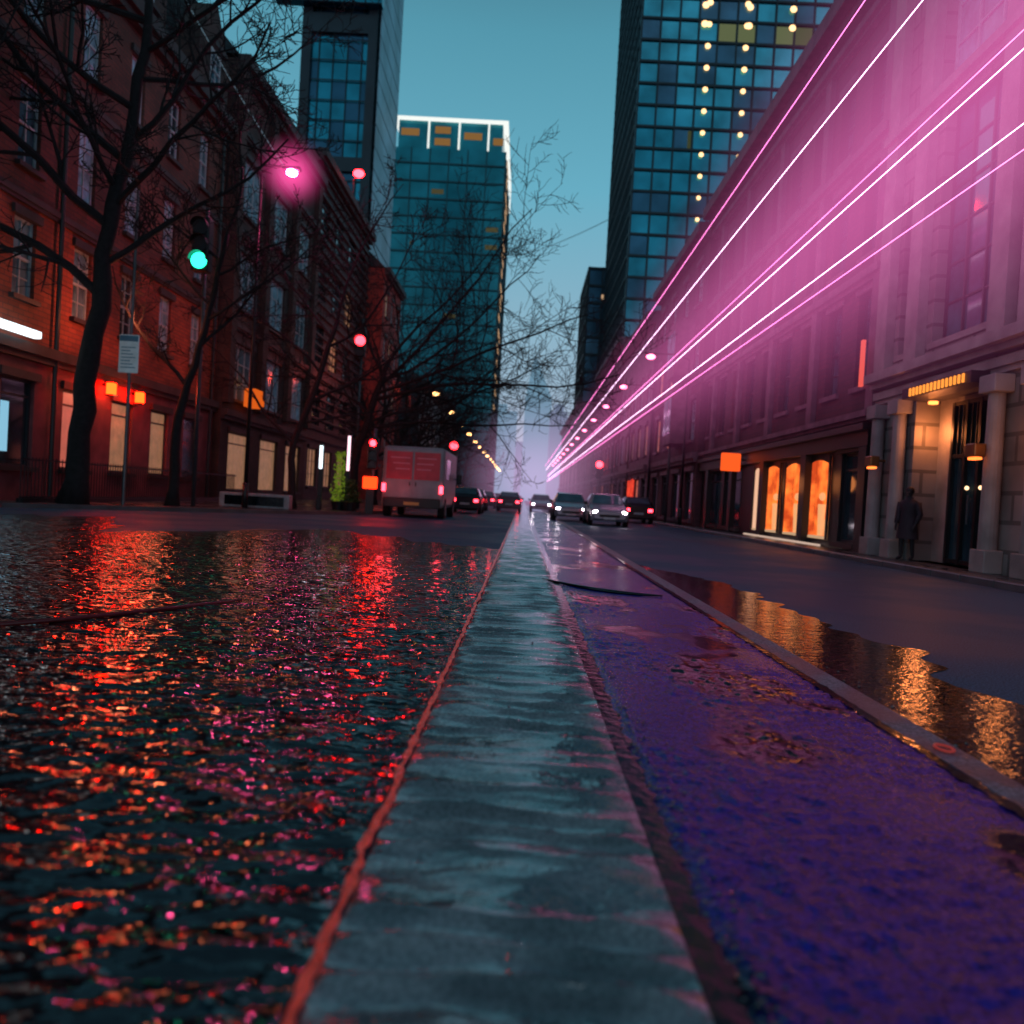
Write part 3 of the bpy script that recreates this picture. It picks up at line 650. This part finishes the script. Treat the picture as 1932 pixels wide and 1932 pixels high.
tree((-12.8,22.5,.1),[(-12.8,22.5,.1),(-12.55,22.5,3.5),(-12.2,22.5,7.2),(-11.6,22.4,10.5),(-11.2,22.3,14.5)],.34,.11,
 [(.42,(-1,-.9,.9),8,.14),(.48,(1,.1,.8),6.5,.1),(.56,(-1,-.8,.5),9,.13),(.6,(.9,-.5,.7),7,.1),(.7,(-1,-.6,1),8,.12),(.74,(1,-.3,.6),7,.09),(.8,(-.7,-.9,.5),8,.1),(.85,(.9,.6,.5),7,.08),(.9,(1,-.4,.3),6.5,.08),(.95,(-1,-.6,.3),8,.1),(1,(-.2,-.3,1),6,.09),(1,(.9,-.5,.6),6,.09),(.64,(0,-1,.5),6,.09)],
 'large bare dark tree with thick twisting trunk on the pavement',cnt=8)
tree((-11.3,25.5,.1),[(-11.3,25.5,.1),(-11.2,25.5,3),(-10.5,25.5,5.8),(-9.9,25.5,9)],.17,.07,
 [(.45,(-1,0,1),4.5,.07),(.6,(1,0,.9),4.5,.06),(.75,(-.8,-.4,.9),4.5,.05),(.85,(.9,.3,.8),4,.05),(1,(.2,0,1),5.5,.06),(.9,(-1,.2,.6),5,.06),(.7,(1,-.3,.4),5,.05)],'slender bare tree beside the traffic light',cnt=7)
tree((-9.0,31,.1),[(-9.0,31,.1),(-9.1,31,2.5),(-8.2,31,5.2),(-7.6,31,7.5)],.16,.08,
 [(.35,(-1,0,.9),5.5,.07),(.55,(1,0,.5),6,.07),(.7,(-.8,-.2,1),6,.06),(.85,(1,.2,.6),6,.06),(1,(0,0,1),6,.06),(.9,(-.6,0,1),6,.05),(.45,(1,.1,.2),5,.06)],'bare spreading tree near the pale van',cnt=7)
tree((-7.9,37,.1),[(-7.9,37,.1),(-7.9,37,2.5),(-7.2,37,5.0),(-6.6,37,7.0)],.24,.12,
 [(.5,(1,-.1,.35),10,.09),(.6,(-1,.2,.8),6,.08),(.7,(1,0,.5),11.5,.10),(.8,(1,-.1,.75),11,.09),(.9,(-.5,0,1),7,.08),(1,(.7,0,1),9,.08),(.45,(1,0,.12),9,.08),(.75,(1,-.2,.25),11,.09),(.85,(1,.2,.5),10.5,.08),(.55,(1,.1,.2),10,.08)],'bare tree with long twiggy limbs reaching over the road',cnt=8,lift=.05)
for k,(x,y) in enumerate([(-9,48),(-9,56),(-9.2,66),(-9,80),(-9,98),(-9,118)]):
    tree((x,y,.1),[(x,y,.1),(x,y,3),(x+.4,y,6)],.2,.12,[(.5,(1,0,.8),7,.1),(.6,(-1,0,.9),6,.1),(.8,(.6,-.5,1),7,.1),(1,(0,0,1),8,.1),(1,(.7,.3,.8),7,.09),(.7,(-.5,.6,1),6,.09),(.8,(1,0,.3),6,.08)],'bare street tree further down the road',lev=2,cnt=9)
# ---------------------------------------------------------------- street furniture
def street_lamp(x,y,h,em,side,label,group=None,arm=1.2,r=.16,name='street_lamp'):
    T=thing(name,(x,y,.1),label,'street lamp',group)
    mb=MB(); mb.cyl((0,0,0),(0,0,.9),.11,.10,n=10); mb.cyl((0,0,.9),(0,0,h-.1),.075,.045,n=10)
    mb.tube([(0,0,h-.1),(side*arm*.3,0,h+.12),(side*arm*.8,0,h+.1)],[.045,.04,.035],8); mk('pole',mb,M['black'],T,smooth=True)
    mb=MB(); mb.rbox(side*arm*.8-.22,side*arm*.8+.42,-.14,.14,h+.0,h+.14,.04,0,1); mk('lamp_head',mb,M['black'],T)
    mb=MB(); mb.sph((side*arm*.8+.1,0,h-.06),r,10,0,(1.2,1.2,.7)); mk('lamp',mb,em,T); return T
street_lamp(-9.8,28,11.9,E['pink'],1,'tall slim street lamp glowing hot magenta',r=.17)
sgn=thing('roof_beacon',(-14.3,61,22.9),'round red glowing beacon lamp on the roof edge','lamp')
mb=MB(); mb.cyl((0,0,0),(0,0,1.7),.06); mb.cyl((0,0,1.5),(.4,-.3,1.9),.05); mk('bracket',mb,M['black'],sgn); mb=MB(); mb.sph((.45,-.35,2.0),.36,10,0,(1.2,1,.8)); mk('lamp',mb,E['red'],sgn)
r0=None
for k in range(1,15):
    y=46+k*12
    if r0 is None: r0=street_lamp(-8.6,y,8.2,emat('yellowish_lamp_glow',(1,.50,.17),9),1,'far street lamp glowing soft yellow','lamps receding along the street',arm=2.2,r=.24)
    else: copy_thing(r0,(-8.6,y,.1))
r1=None
for k in range(13):
    y=41+k*11
    if r1 is None: r1=street_lamp(8.1,y,8.6,emat('rosy_lamp_glow',(1,.14,.28),8),-1,'street lamp glowing rosy pink in the haze','lamps receding along the street',arm=2.6,r=.2)
    else: copy_thing(r1,(8.1,y,.1))
def traffic_light(x,y,h,which,label,r=.2,sc=1.0,em=None):
    T=thing('traffic_light',(x,y,.1),label,'traffic light')
    mb=MB(); mb.cyl((0,0,0),(0,0,h+1.0*sc),.07,.06,n=10); mk('pole',mb,M['steel'],T,smooth=True)
    mb=MB(); mb.rbox(-.24*sc,.24*sc,-.42*sc,-.08,h-.95*sc,h+.55*sc,.05,0); hd=mk('signal_head',mb,M['black'],T)
    for i,z in enumerate((h+.27*sc,h-.2*sc,h-.67*sc)):
        on=(i==which); mb=MB(); mb.cyl((0,-.425*sc,z),(0,-.45*sc,z),r*sc,n=16); 
        mk('lens',mb,em if on else M['frame_dark'],hd)
        mb=MB(); n=10
        for q in range(n):
            a0=math.pi*q/n; a1=math.pi*(q+1)/n; rr=r*sc*1.08
            mb.quad((rr*math.cos(a0),-.42*sc,z+rr*math.sin(a0)),(rr*math.cos(a1),-.42*sc,z+rr*math.sin(a1)),(rr*math.cos(a1),-.62*sc,z+rr*math.sin(a1)),(rr*math.cos(a0),-.62*sc,z+rr*math.sin(a0)))
        mk('visor',mb,M['black'],hd)
    return T
traffic_light(-10.8,26,8.7,2,'tall traffic light showing green among bare branches',r=.22,sc=1.15,em=E['green'])
traffic_light(-5.75,30.3,2.45,0,'traffic light showing red beside the pale van',r=.15,sc=.8,em=E['red'])
traffic_light(-10.0,47,9.8,1,'distant traffic light showing red and amber',r=.25,sc=1.2,em=E['pinks'])
traffic_light(7.9,44,6.2,0,'slim traffic light showing red by the shops',r=.2,sc=1.0,em=E['pinks'])
traffic_light(-5.9,66,4.6,0,'far traffic light showing red down the road',r=.28,sc=1.2,em=E['pinks'])
traffic_light(7.8,84,4.6,0,'far traffic light showing red in the haze',r=.3,sc=1.2,em=E['pinks'])
for p,e in (((-14.15,28.9,3.9),E['orange']),((-14.15,26.9,3.95),E['orange'])):
    T=thing('wall_lantern',p,'square orange lantern on the red brick wall','lantern','orange lanterns on the brick wall')
    mb=MB(); mb.rbox(-.12,.12,-.13,.13,-.22,.16,.02,seg=1); mk('lamp',mb,e,T)
    mb=MB(); mb.box(-.16,.16,-.17,.17,.165,.21); mb.box(-.14,.14,-.15,.15,-.27,-.223); mb.box(-.3,-.165,-.03,.03,.05,.15); mk('bracket',mb,M['black'],T)
T=thing('bus_stop_sign',(-12.1,24,.1),'white timetable panel on a slim steel bus stop pole','sign')
mb=MB(); mb.cyl((0,0,0),(0,0,9.5),.055,.045,n=8); mk('pole',mb,M['steel'],T)
mb=MB(); mb.rbox(-.30,.30,-.12,-.07,4.0,5.15,.02,0,1); pn=mk('panel',mb,pmat('white_panel',(.5,.6,.65),.4,var=.15,emit=(.7,.85,.9),es=.06),T)
mb=MB(); mb.box(-.28,.28,-.127,-.122,4.95,5.12); 
for k in range(7): mb.box(-.22,.22-.08*(k%3),-.127,-.122,4.15+k*.1,4.18+k*.1)
mk('printed_header',mb,pmat('print_blue',(.1,.25,.35),.5),pn)
T=thing('railing',(-13.55,21.3,.12),'black iron railing in front of the brick building','railing')
mb=MB(); Lr=16
for k in range(int(Lr/.16)): mb.cyl((0,k*.16,0),(0,k*.16,1.25),.016,n=4)
mb.box(-.025,.025,0,Lr,1.15,1.2); mb.box(-.025,.025,0,Lr,.12,.17); mb.box(-.1,.1,0,Lr,-.01,.119)
mk('bars',mb,M['black'],T)
T=thing('low_wall',(-9.6,28.8,.12),'low pale concrete plinth with a dark panel','wall')
mb=MB(); mb.rbox(-1.35,1.2,-.2,.2,0,.52,.03); mk('block',mb,pmat('pale_concrete',(.28,.30,.31),.6,var=.3,vscale=4,bump=.3),T)
mb=MB(); mb.box(-1.15,1.0,-.215,-.203,.08,.42); mk('panel',mb,M['groove'],T)
for (x,y,h,w_,em,lab) in ((-7.95,31.0,2.6,.10,E['white'],'slim white lit advertising post'),(-7.1,32,3.1,.09,emat('rose_post_glow',(1,.6,.7),2),'slim rosy white lit post')):
    T=thing('advertising_post',(x,y,.12),lab,'post'); mb=MB(); mb.rbox(-w_,w_,-.1,.1,0,.5,.02); mb.rbox(-w_,w_,.02,.1,.5,h,.02); mk('frame',mb,M['black'],T)
    mb=MB(); mb.box(-w_*.6,w_*.6,-.03,.018,1.6,h-.1); mk('light_panel',mb,em,T)
def shrub(x,y,z,r,h,label,em=None):
    T=thing('potted_shrub',(x,y,.12),label,'plant'); mb=MB(); mb.cyl((0,0,0),(0,0,.35),.24,.32,n=12); mk('pot',mb,M['black'],T)
    mb=MB()
    for k in range(420):
        a=U(0,6.28); rr=r*math.sqrt(R()); zz=.35+h*R()**1.3; sc_=1-.6*abs(zz/h-.4); c=Vector((rr*sc_*math.cos(a)*U(.6,1.2),rr*sc_*math.sin(a),zz)); s=U(.04,.10)
        d1=Vector((U(-1,1),U(-1,1),U(-1,1))).normalized()*s; d2=Vector((U(-1,1),U(-1,1),U(-1,1))).normalized()*s*.6
        mb.add([c-d1,c+d2,c+d1,c-d2],[(0,1,2,3)])
    mk('foliage',mb,em or M['hedge'],T)
shrub(-6.9,31.8,0,.45,.9,'green leafy shrub in a dark pot by the kerb')
shrub(-7.45,32.2,0,.35,2.0,'tall yellow-green lit shrub in a pot',pmat('lit_leaf',(.2,.3,.03),.6,var=.8,vscale=5,emit=(.45,.7,.04),es=.15))  # light on these leaves is put in as faint emission
def cable(p0,p1,sag,r,label,mat='steel'):
    T=thing('overhead_cable',p0,label,'cable'); a=Vector(p0); b=Vector(p1); mb=MB(); pts=[]
    for i in range(17): t=i/16; q=a.lerp(b,t)-a; q.z-=sag*4*t*(1-t); pts.append(q)
    mb.tube(pts,[r]*17,5); mk('wire',mb,M[mat],T)
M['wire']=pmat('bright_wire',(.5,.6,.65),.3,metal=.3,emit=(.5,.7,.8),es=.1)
cable((-14.4,31.4,19.9),(-9.0,28,12.1),.15,.018,'pale span wire from the roof to the street lamp','wire')
cable((-6.8,150,45.6),(11.3,99.8,37.9),1.0,.045,'thin wire spanning the street between towers','mull')
light_trails=[(6.0,5.72,'beam'),(6.0,6.06,'trail_glow_white'),(6.0,7.05,'trail_glow_white'),(5.9,7.2,'beam'),(5.5,8.73,'trail_glow_white'),(5.2,9.6,'beam')]  # light trails modelled as thin emissive tubes; nothing hangs there
for x,z,e in light_trails:
    T=thing('light_trail',(x,4,z),'thin glowing pink light streak drawn as a tube along the street','light streak','glowing pink light streaks over the street')
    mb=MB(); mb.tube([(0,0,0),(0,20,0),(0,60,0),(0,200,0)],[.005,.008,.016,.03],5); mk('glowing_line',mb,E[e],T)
# ---------------------------------------------------------------- light haze and lamp glare painted as emissive volumes
def mist(name,label,c,half,col,pr,mode,rate):
    m=bpy.data.materials.new(name); t=nt(m); Nn=t.nodes; Ll=t.links; Nn.clear()
    out=Nn.new('ShaderNodeOutputMaterial'); e=Nn.new('ShaderNodeEmission'); e.inputs[0].default_value=(*col,1); Ll.new(e.outputs[0],out.inputs['Volume'])
    tcn=Nn.new('ShaderNodeTexCoord'); s=Nn.new('ShaderNodeSeparateXYZ'); Ll.new(tcn.outputs['Object'],s.inputs[0])
    def ma(op,a,b=None):
        q=Nn.new('ShaderNodeMath'); q.operation=op
        for i,v in enumerate((a,b)):
            if v is None: continue
            if isinstance(v,(int,float)): q.inputs[i].default_value=v
            else: Ll.new(v,q.inputs[i])
        return q.outputs[0]
    X,Y,Z=s.outputs
    if mode=='tube':
        sx,sz,k0,kd,fl=pr
        a=ma('MULTIPLY',X,1/sx); b=ma('MULTIPLY',Z,1/sz); r2=ma('ADD',ma('MULTIPLY',a,a),ma('MULTIPLY',b,b))
        g=ma('EXPONENT',ma('MULTIPLY',r2,-1)); g=ma('SUBTRACT',g,.02); g=ma('MAXIMUM',g,0)
        fy=ma('ADD',ma('MULTIPLY',ma('EXPONENT',ma('MULTIPLY',ma('ADD',Y,half[1]),-1/kd)),k0),fl)
        st=ma('MULTIPLY',g,fy)
    else:
        a=ma('MULTIPLY',X,1/half[0]); b=ma('MULTIPLY',Y,1/half[1]); c_=ma('MULTIPLY',Z,1/half[2])
        r2=ma('ADD',ma('ADD',ma('MULTIPLY',a,a),ma('MULTIPLY',b,b)),ma('MULTIPLY',c_,c_))
        g=ma('MAXIMUM',ma('SUBTRACT',1,r2),0); g=ma('POWER',g,pr[1]); st=ma('MULTIPLY',g,pr[0])
    Ll.new(st,e.inputs[1])
    m.cycles.volume_step_rate=rate
    mb=MB()
    if mode=='tube': mb.box(-half[0],half[0],-half[1],half[1],-half[2],half[2])
    else: mb.sph((0,0,0),1,20,0,half)
    mk('glow_volume',mb,m,None,c,kind='stuff',label=label,category='mist')
mist('pink_glow_haze','soft magenta light haze, a self-glowing volume, along the facades',(6.45,45,7.4),(2.3,40,5.6),(1,.19,.60),(1.6,2.45,.155,15,.005),'tube',.8)
mist('lavender_glow_haze','pale lavender haze painted as a self-glowing volume at the far end of the street',(1.5,95,3.5),(9,55,8),(.95,.45,.85),(.0055,1.2),'ball',1.0)
mist('lamp_halo','magenta glow around the lamp head',(-8.74,28,11.95),(1.7,1.7,1.7),(1,.08,.36),(1.0,6),'ball',1.5)
l=bpy.data.lights.new('magenta_lamp_light','POINT'); l.energy=130; l.color=(1,.12,.3); l.shadow_soft_size=.2; l.specular_factor=0; ob('magenta_lamp_light',l,loc=(-8.6,27.9,11.4))
for p,en,c in (((-13.4,27.9,3.8),45,(1,.2,.07)),((-12.6,25,6.0),130,(1,.22,.09)),((-10,60,9),450,(1,.08,.05)),((-11.5,33,6.5),100,(1,.18,.08)),((-5.0,29.4,1.2),26,(1,.03,.03))):  # added red fill for the left side, without lamps of its own
    l=bpy.data.lights.new('red_fill','POINT'); l.energy=en; l.color=c; l.shadow_soft_size=.3; l.specular_factor=0; ob('red_fill',l,loc=p)
# ---------------------------------------------------------------- vehicles
def wheel(parent,x,y,r,wd=.2):
    mb=MB(); mb.cyl((-wd/2,0,0),(wd/2,0,0),r,n=20); tw=mk('wheel',mb,M['rubber'],parent,(x,y,r))
    mb=MB(); mb.cyl((-wd/2-.01,0,0),(wd/2+.01,0,0),r*.6,n=12)
    for k in range(5): a=k*1.256; mb.box(-wd/2-.02,wd/2+.02,-.03+math.cos(a)*r*.3,.03+math.cos(a)*r*.3,-.03+math.sin(a)*r*.3,.03+math.sin(a)*r*.3)
    mk('rim',mb,M['steel'],tw)
def car(loc,rot,paint,label,hl=True):
    T=thing('car',loc,label,'car','cars driving down the wet street',(0,0,rot))
    st=[(0,.70,.34,.60,.62,.60),(.12,.84,.24,.70,.74,.74),(.9,.88,.22,.84,.90,.78),(1.05,.89,.22,.88,.95,.74),(1.85,.89,.2,.92,1.40,.60),(2.6,.89,.2,.94,1.47,.60),(3.4,.89,.22,.95,1.42,.60),(4.0,.86,.26,.95,1.08,.66),(4.2,.80,.32,.88,.94,.66)]
    mb=MB()
    for (y,w_,zb,zt,zr,wr) in st:
        mb.v+=[(-w_*.94,y,zb),(-w_,y,(zb+zt)/2),(-w_*.97,y,zt),(-wr,y,zr),(wr,y,zr),(w_*.97,y,zt),(w_,y,(zb+zt)/2),(w_*.94,y,zb)]
    for i in range(len(st)-1):
        for j in range(8): a=i*8+j; b=i*8+(j+1)%8; mb.f.append((a,b,b+8,a+8)); mb.m.append(0)
    mb.f.append(tuple(range(8))); mb.m.append(0); e=8*(len(st)-1); mb.f.append(tuple(range(e,e+8))[::-1]); mb.m.append(0)
    mk('body',mb,paint,T,smooth=False)
    g=.012
    def P(i,s,t):
        y,w_,zb,zt,zr,wr=st[i]; return (s*(w_*.97+(wr-w_*.97)*t)+s*g,y,zt+(zr-zt)*t+.004)
    for s in(-1,1):
        mb=MB()
        for a,b in ((4,5),(5,6)): mb.quad(P(a,s,.12),P(b,s,.12),P(b,s,.88),P(a,s,.88))
        mb.add([P(3,s,.4),P(4,s,.12),P(4,s,.88)],[(0,1,2)]); mb.add([P(7,s,.3),P(6,s,.12),P(6,s,.88)],[(0,1,2)])
        mk('side_window',mb,M['glass'],T)
    mb=MB(); mb.quad((-.70,1.08,.985),(.70,1.08,.985),(.56,1.80,1.39),(-.56,1.80,1.39)); mk('windscreen',mb,M['glass'],T)
    mb=MB(); mb.quad((-.56,3.46,1.405),(.56,3.46,1.405),(.62,3.98,1.105),(-.62,3.98,1.105)); mk('rear_window',mb,M['glass'],T)
    for s in (-1,1):
        mb=MB(); mb.sph((s*.62,.06,.60),.12,8,0,(1.2,.6,.7)); mk('headlight',mb,E['head'] if hl else M['frame_white'],T)
        mb=MB(); mb.box(s*.62-.12,s*.62+.12,4.17,4.23,.66,.82); mk('tail_light',mb,E['redf'],T)
        mb=MB(); mb.rbox(s*.98-.08,s*.98+.08,1.35,1.45,.92,1.05,.02,0,1); mk('mirror',mb,M['black'],T)
        for y in (.8,3.35): wheel(T,s*.80,y,.32)
    mb=MB(); mb.box(-.45,.45,-.012,.02,.40,.52); mk('grille',mb,M['black'],T)
    mb=MB(); mb.box(-.26,.26,-.03,-.016,.3,.40); mk('number_plate',mb,M['frame_white'],T)
    mb=MB(); mb.box(-.26,.26,4.203,4.22,.5,.61); mk('number_plate',mb,M['frame_white'],T)
    return T
silver=pmat('silver_paint',(.35,.37,.42),.25,metal=.4,var=.1); dark=pmat('dark_paint',(.03,.03,.04),.25,metal=.3,var=.1)
c1=car((3.85,35,0),0,silver,'silver hatchback with headlights on, driving towards the viewer')
car((2.45,40,0),0,silver,'silver saloon following with pale headlights')
dk=car((6.4,48,0),math.pi,dark,'dark parked car showing red tail lights',hl=False)
for i,(x,y) in enumerate([(-3.2,44),(-3.4,54),(-1.0,58),(-3.2,68),(-1.2,70),(-3.1,84),(-1.1,84),(-1.2,98),(-3.1,112),(-.9,116)]):
    copy_thing(dk,(x,y+4.2,0),(0,0,math.pi),'dark car driving away with red tail lights')
for i,(x,y) in enumerate([(1.5,64)]):
    copy_thing(c1,(x,y,0),(0,0,0),'silver car approaching with headlights on')
T=thing('van',(-4.35,31.2,0),'pale grey van seen from behind with red rear panel','van')
pw=pmat('pale_van_paint',(.20,.26,.28),.35,var=.2,vscale=2,bump=.05)
mb=MB(); mb.rbox(-1.22,1.22,0,5.6,.42,2.80,.16,0,3); mb.prism([(3.9,.5),(6.2,.5),(6.25,1.25),(5.3,1.6),(4.6,2.55),(3.9,2.6)],'x',-1.15,1.15)
mk('body',mb,pw,T)
mb=MB(); mb.rbox(-1.12,1.12,-.12,.02,.40,.78,.03,0,1); mk('bumper',mb,M['black'],T)
rp_=[pmat('red_rear_panel',(.26,.018,.032),.3,var=.3,emit=(.8,.03,.08),es=.04),pmat('panel_mark',(.5,.2,.25),.5)]
for s in (-1,1):
    mb=MB(); mb.box(min(s*.02,s*1.08),max(s*.02,s*1.08),-.022,-.003,.82,2.66); dr=mk('rear_door',mb,pw,T)
    mb=MB(); mb.box(min(s*.04,s*1.05),max(s*.04,s*1.05),-.034,-.024,1.50,2.58,0)
    for k in range(3): mb.box(min(s*.14,s*(.9-.1*k)),max(s*.14,s*(.9-.1*k)),-.04,-.036,2.32-k*.22,2.37-k*.22,1)
    mk('red_panel',mb,rp_,dr)
    mb=MB(); mb.box(s*.12-.02,s*.12+.02,-.06,-.023,1.25,1.4); mk('handle',mb,M['black'],dr)
    mb=MB(); mb.box(s*1.13-.07,s*1.13+.07,-.05,.04,1.0,1.3); mk('tail_light',mb,E['redf'],T)
    mb=MB(); mb.box(s*1.225,s*1.232,.8,2.3,1.6,2.4); mk('side_window',mb,M['glass'],T)
    for y in (1.0,4.7): wheel(T,s*1.1,y,.42,.26)
    mb=MB(); mb.rbox(s*1.42-.1,s*1.42+.1,4.9,5.05,1.5,1.9,.03,0,1); mb.cyl((s*1.2,5,1.7),(s*1.4,5,1.7),.03); mk('mirror',mb,M['black'],T)
mb=MB(); mb.box(-.3,.3,-.135,-.122,.5,.62); mk('number_plate',mb,pmat('yellow_plate',(.4,.32,.08),.4),T)
T=thing('signal_cabinet',(-5.75,30.1,.1),'small orange-red glowing panel under the traffic light','cabinet')
mb=MB(); mb.rbox(-.32,.22,-.12,-.02,.95,1.40,.03,seg=1); mk('panel',mb,emat('redorange_panel_glow',(1,.02,.003),7),T); mb=MB(); mb.box(-.2,.1,-.019,.0,0,1.40); mk('stand',mb,M['black'],T)
# ---------------------------------------------------------------- person (skin)
T=thing('person',(8.55,17.75,.12),'person in a long dark coat standing by the entrance','person')
bm=bmesh.new(); sk=bm.verts.layers.skin.verify()
J={}
def jv(n,co,r,root=False):
    v=bm.verts.new(co); v[sk].radius=(r if isinstance(r,tuple) else (r,r)); v[sk].use_root=root; J[n]=v
jv('pel',(0,0,.92),(.15,.11),True); jv('wst',(0,0,1.08),(.13,.10)); jv('chs',(0,-.01,1.30),(.17,.12)); jv('nkb',(0,0,1.43),(.07,.07)); jv('nk',(0,-.02,1.50),(.05,.05)); jv('hd',(0,-.03,1.60),(.085,.10)); jv('tp',(0,-.02,1.70),(.07,.085))
E_=[('pel','wst'),('wst','chs'),('chs','nkb'),('nkb','nk'),('nk','hd'),('hd','tp')]
for s,n in ((-1,'l'),(1,'r')):
    jv('hip'+n,(s*.10,0,.85),.095); jv('kn'+n,(s*.11,-.03+s*.04,.48),.06); jv('an'+n,(s*.11,.02+s*.06,.09),.042); jv('to'+n,(s*.13,-.16+s*.06,.035),.035)
    jv('sh'+n,(s*.20,0,1.38),.065); jv('el'+n,(s*.25,.02,1.10),.048); jv('wr'+n,(s*.22,-.12,.88),.032); jv('pa'+n,(s*.215,-.16,.81),(.038,.022))
    E_+=[('pel','hip'+n),('hip'+n,'kn'+n),('kn'+n,'an'+n),('an'+n,'to'+n),('chs','sh'+n),('sh'+n,'el'+n),('el'+n,'wr'+n),('wr'+n,'pa'+n)]
    for q in range(4):
        k='f%d%s'%(q,n); jv(k,(s*(.215),-.145-.02*q,.75+.004*q),.009); jv(k+'t',(s*.20,-.15-.02*q,.705+.005*abs(q-1.5)),.008); E_+=[('pa'+n,k),(k,k+'t')]
    jv('th'+n,(s*.19,-.20,.79),.010); jv('tt'+n,(s*.185,-.215,.755),.008); E_+=[('pa'+n,'th'+n),('th'+n,'tt'+n)]
for a,b in E_: bm.edges.new((J[a],J[b]))
me=bpy.data.meshes.new('body'); bm.to_mesh(me); bm.free(); me.materials.append(pmat('dark_trousers',(.02,.018,.02),.7,var=.2))
o=ob('body',me,T); o.modifiers.new('skin','SKIN'); sb=o.modifiers.new('sub','SUBSURF'); sb.levels=1; sb.render_levels=2
def lathe(mb,secs,n=16,mi=0):
    o=len(mb.v)
    for (cx,cy,z,rx,ry) in secs:
        for j in range(n): a=2*math.pi*j/n; mb.v.append((cx+rx*math.cos(a)*(1+.04*math.sin(3*a+z*5)),cy+ry*math.sin(a),z))
    for i in range(len(secs)-1):
        for j in range(n): mb.f.append((o+i*n+j,o+i*n+(j+1)%n,o+(i+1)*n+(j+1)%n,o+(i+1)*n+j)); mb.m.append(mi)
mb=MB(); lathe(mb,[(0,0,.52,.25,.21),(0,0,.75,.23,.18),(0,0,1.0,.19,.15),(0,0,1.15,.185,.145),(0,-.01,1.32,.22,.16),(0,0,1.42,.19,.12),(0,0,1.47,.09,.09),(0,0,1.52,.085,.085)])
for s in(-1,1): mb.tube([(s*.19,0,1.38),(s*.25,.02,1.10),(s*.225,-.11,.90)],[.085,.07,.055],10)
mk('coat',mb,pmat('dark_coat',(.022,.016,.022),.75,var=.3,vscale=6),T,smooth=True)
mb=MB(); mb.sph((0,-.005,1.665),.112,14,0,(.9,1,.95)); mk('hair',mb,pmat('dark_hair',(.012,.009,.008),.6),T,smooth=True)
mb=MB()
mb.add([(-.012,-.125,1.60),(.012,-.125,1.60),(0,-.15,1.59),(0,-.125,1.635)],[(0,1,2),(0,2,3),(1,3,2)]); 
for s in(-1,1): mb.sph((s*.032,-.118,1.635),.011,8)
mb.box(-.025,.025,-.128,-.118,1.553,1.563)
mk('face',mb,pmat('skin_tone',(.3,.16,.12),.5),T)
T.rotation_euler=(0,0,math.radians(-50)); T.scale=(.93,.93,.93)
# ---------------------------------------------------------------- small road debris and a modelled reflection
T=thing('rubber_hose',(.3,9.8,.03),'black rubber hose lying curved across the purple-lit lane','hose')
mb=MB(); pts=[]
for i in range(19): t=i/18; pts.append((1.28*t,-1.1*t-.35*math.sin(math.pi*t),0.0))
mb.tube(pts,[.008+.014*math.sin(math.pi*i/18) for i in range(19)],8); mk('hose_body',mb,M['groove'],T,smooth=True)
T=thing('metal_rim',(-3.3,4.4,.012),'dark red curved rim breaking the water surface','rim')
mb=MB(); pts=[]
for i in range(21): t=i/20; pts.append((-.6+1.6*t,2.2*t-.5*math.sin(math.pi*t),.006+.018*math.sin(math.pi*t)))
mb.tube(pts,[.016]*21,8); mk('rim_edge',mb,pmat('dark_red_metal',(.12,.012,.014),.25,var=.3),T,smooth=True)
T=thing('reflection_ring',(1.88,3.45,.03),'small red reflection drawn as a ring on the pale lane edge','ring')  # red reflection modelled as a small self-glowing ring
mb=MB(); mb.tube([(.035*math.cos(a*.524),.05*math.sin(a*.524),0) for a in range(13)],[.006]*13,6); mk('ring_body',mb,pmat('red_reflection',(.6,.05,.04),.35,emit=(1,.1,.08),es=.15),T,smooth=True)
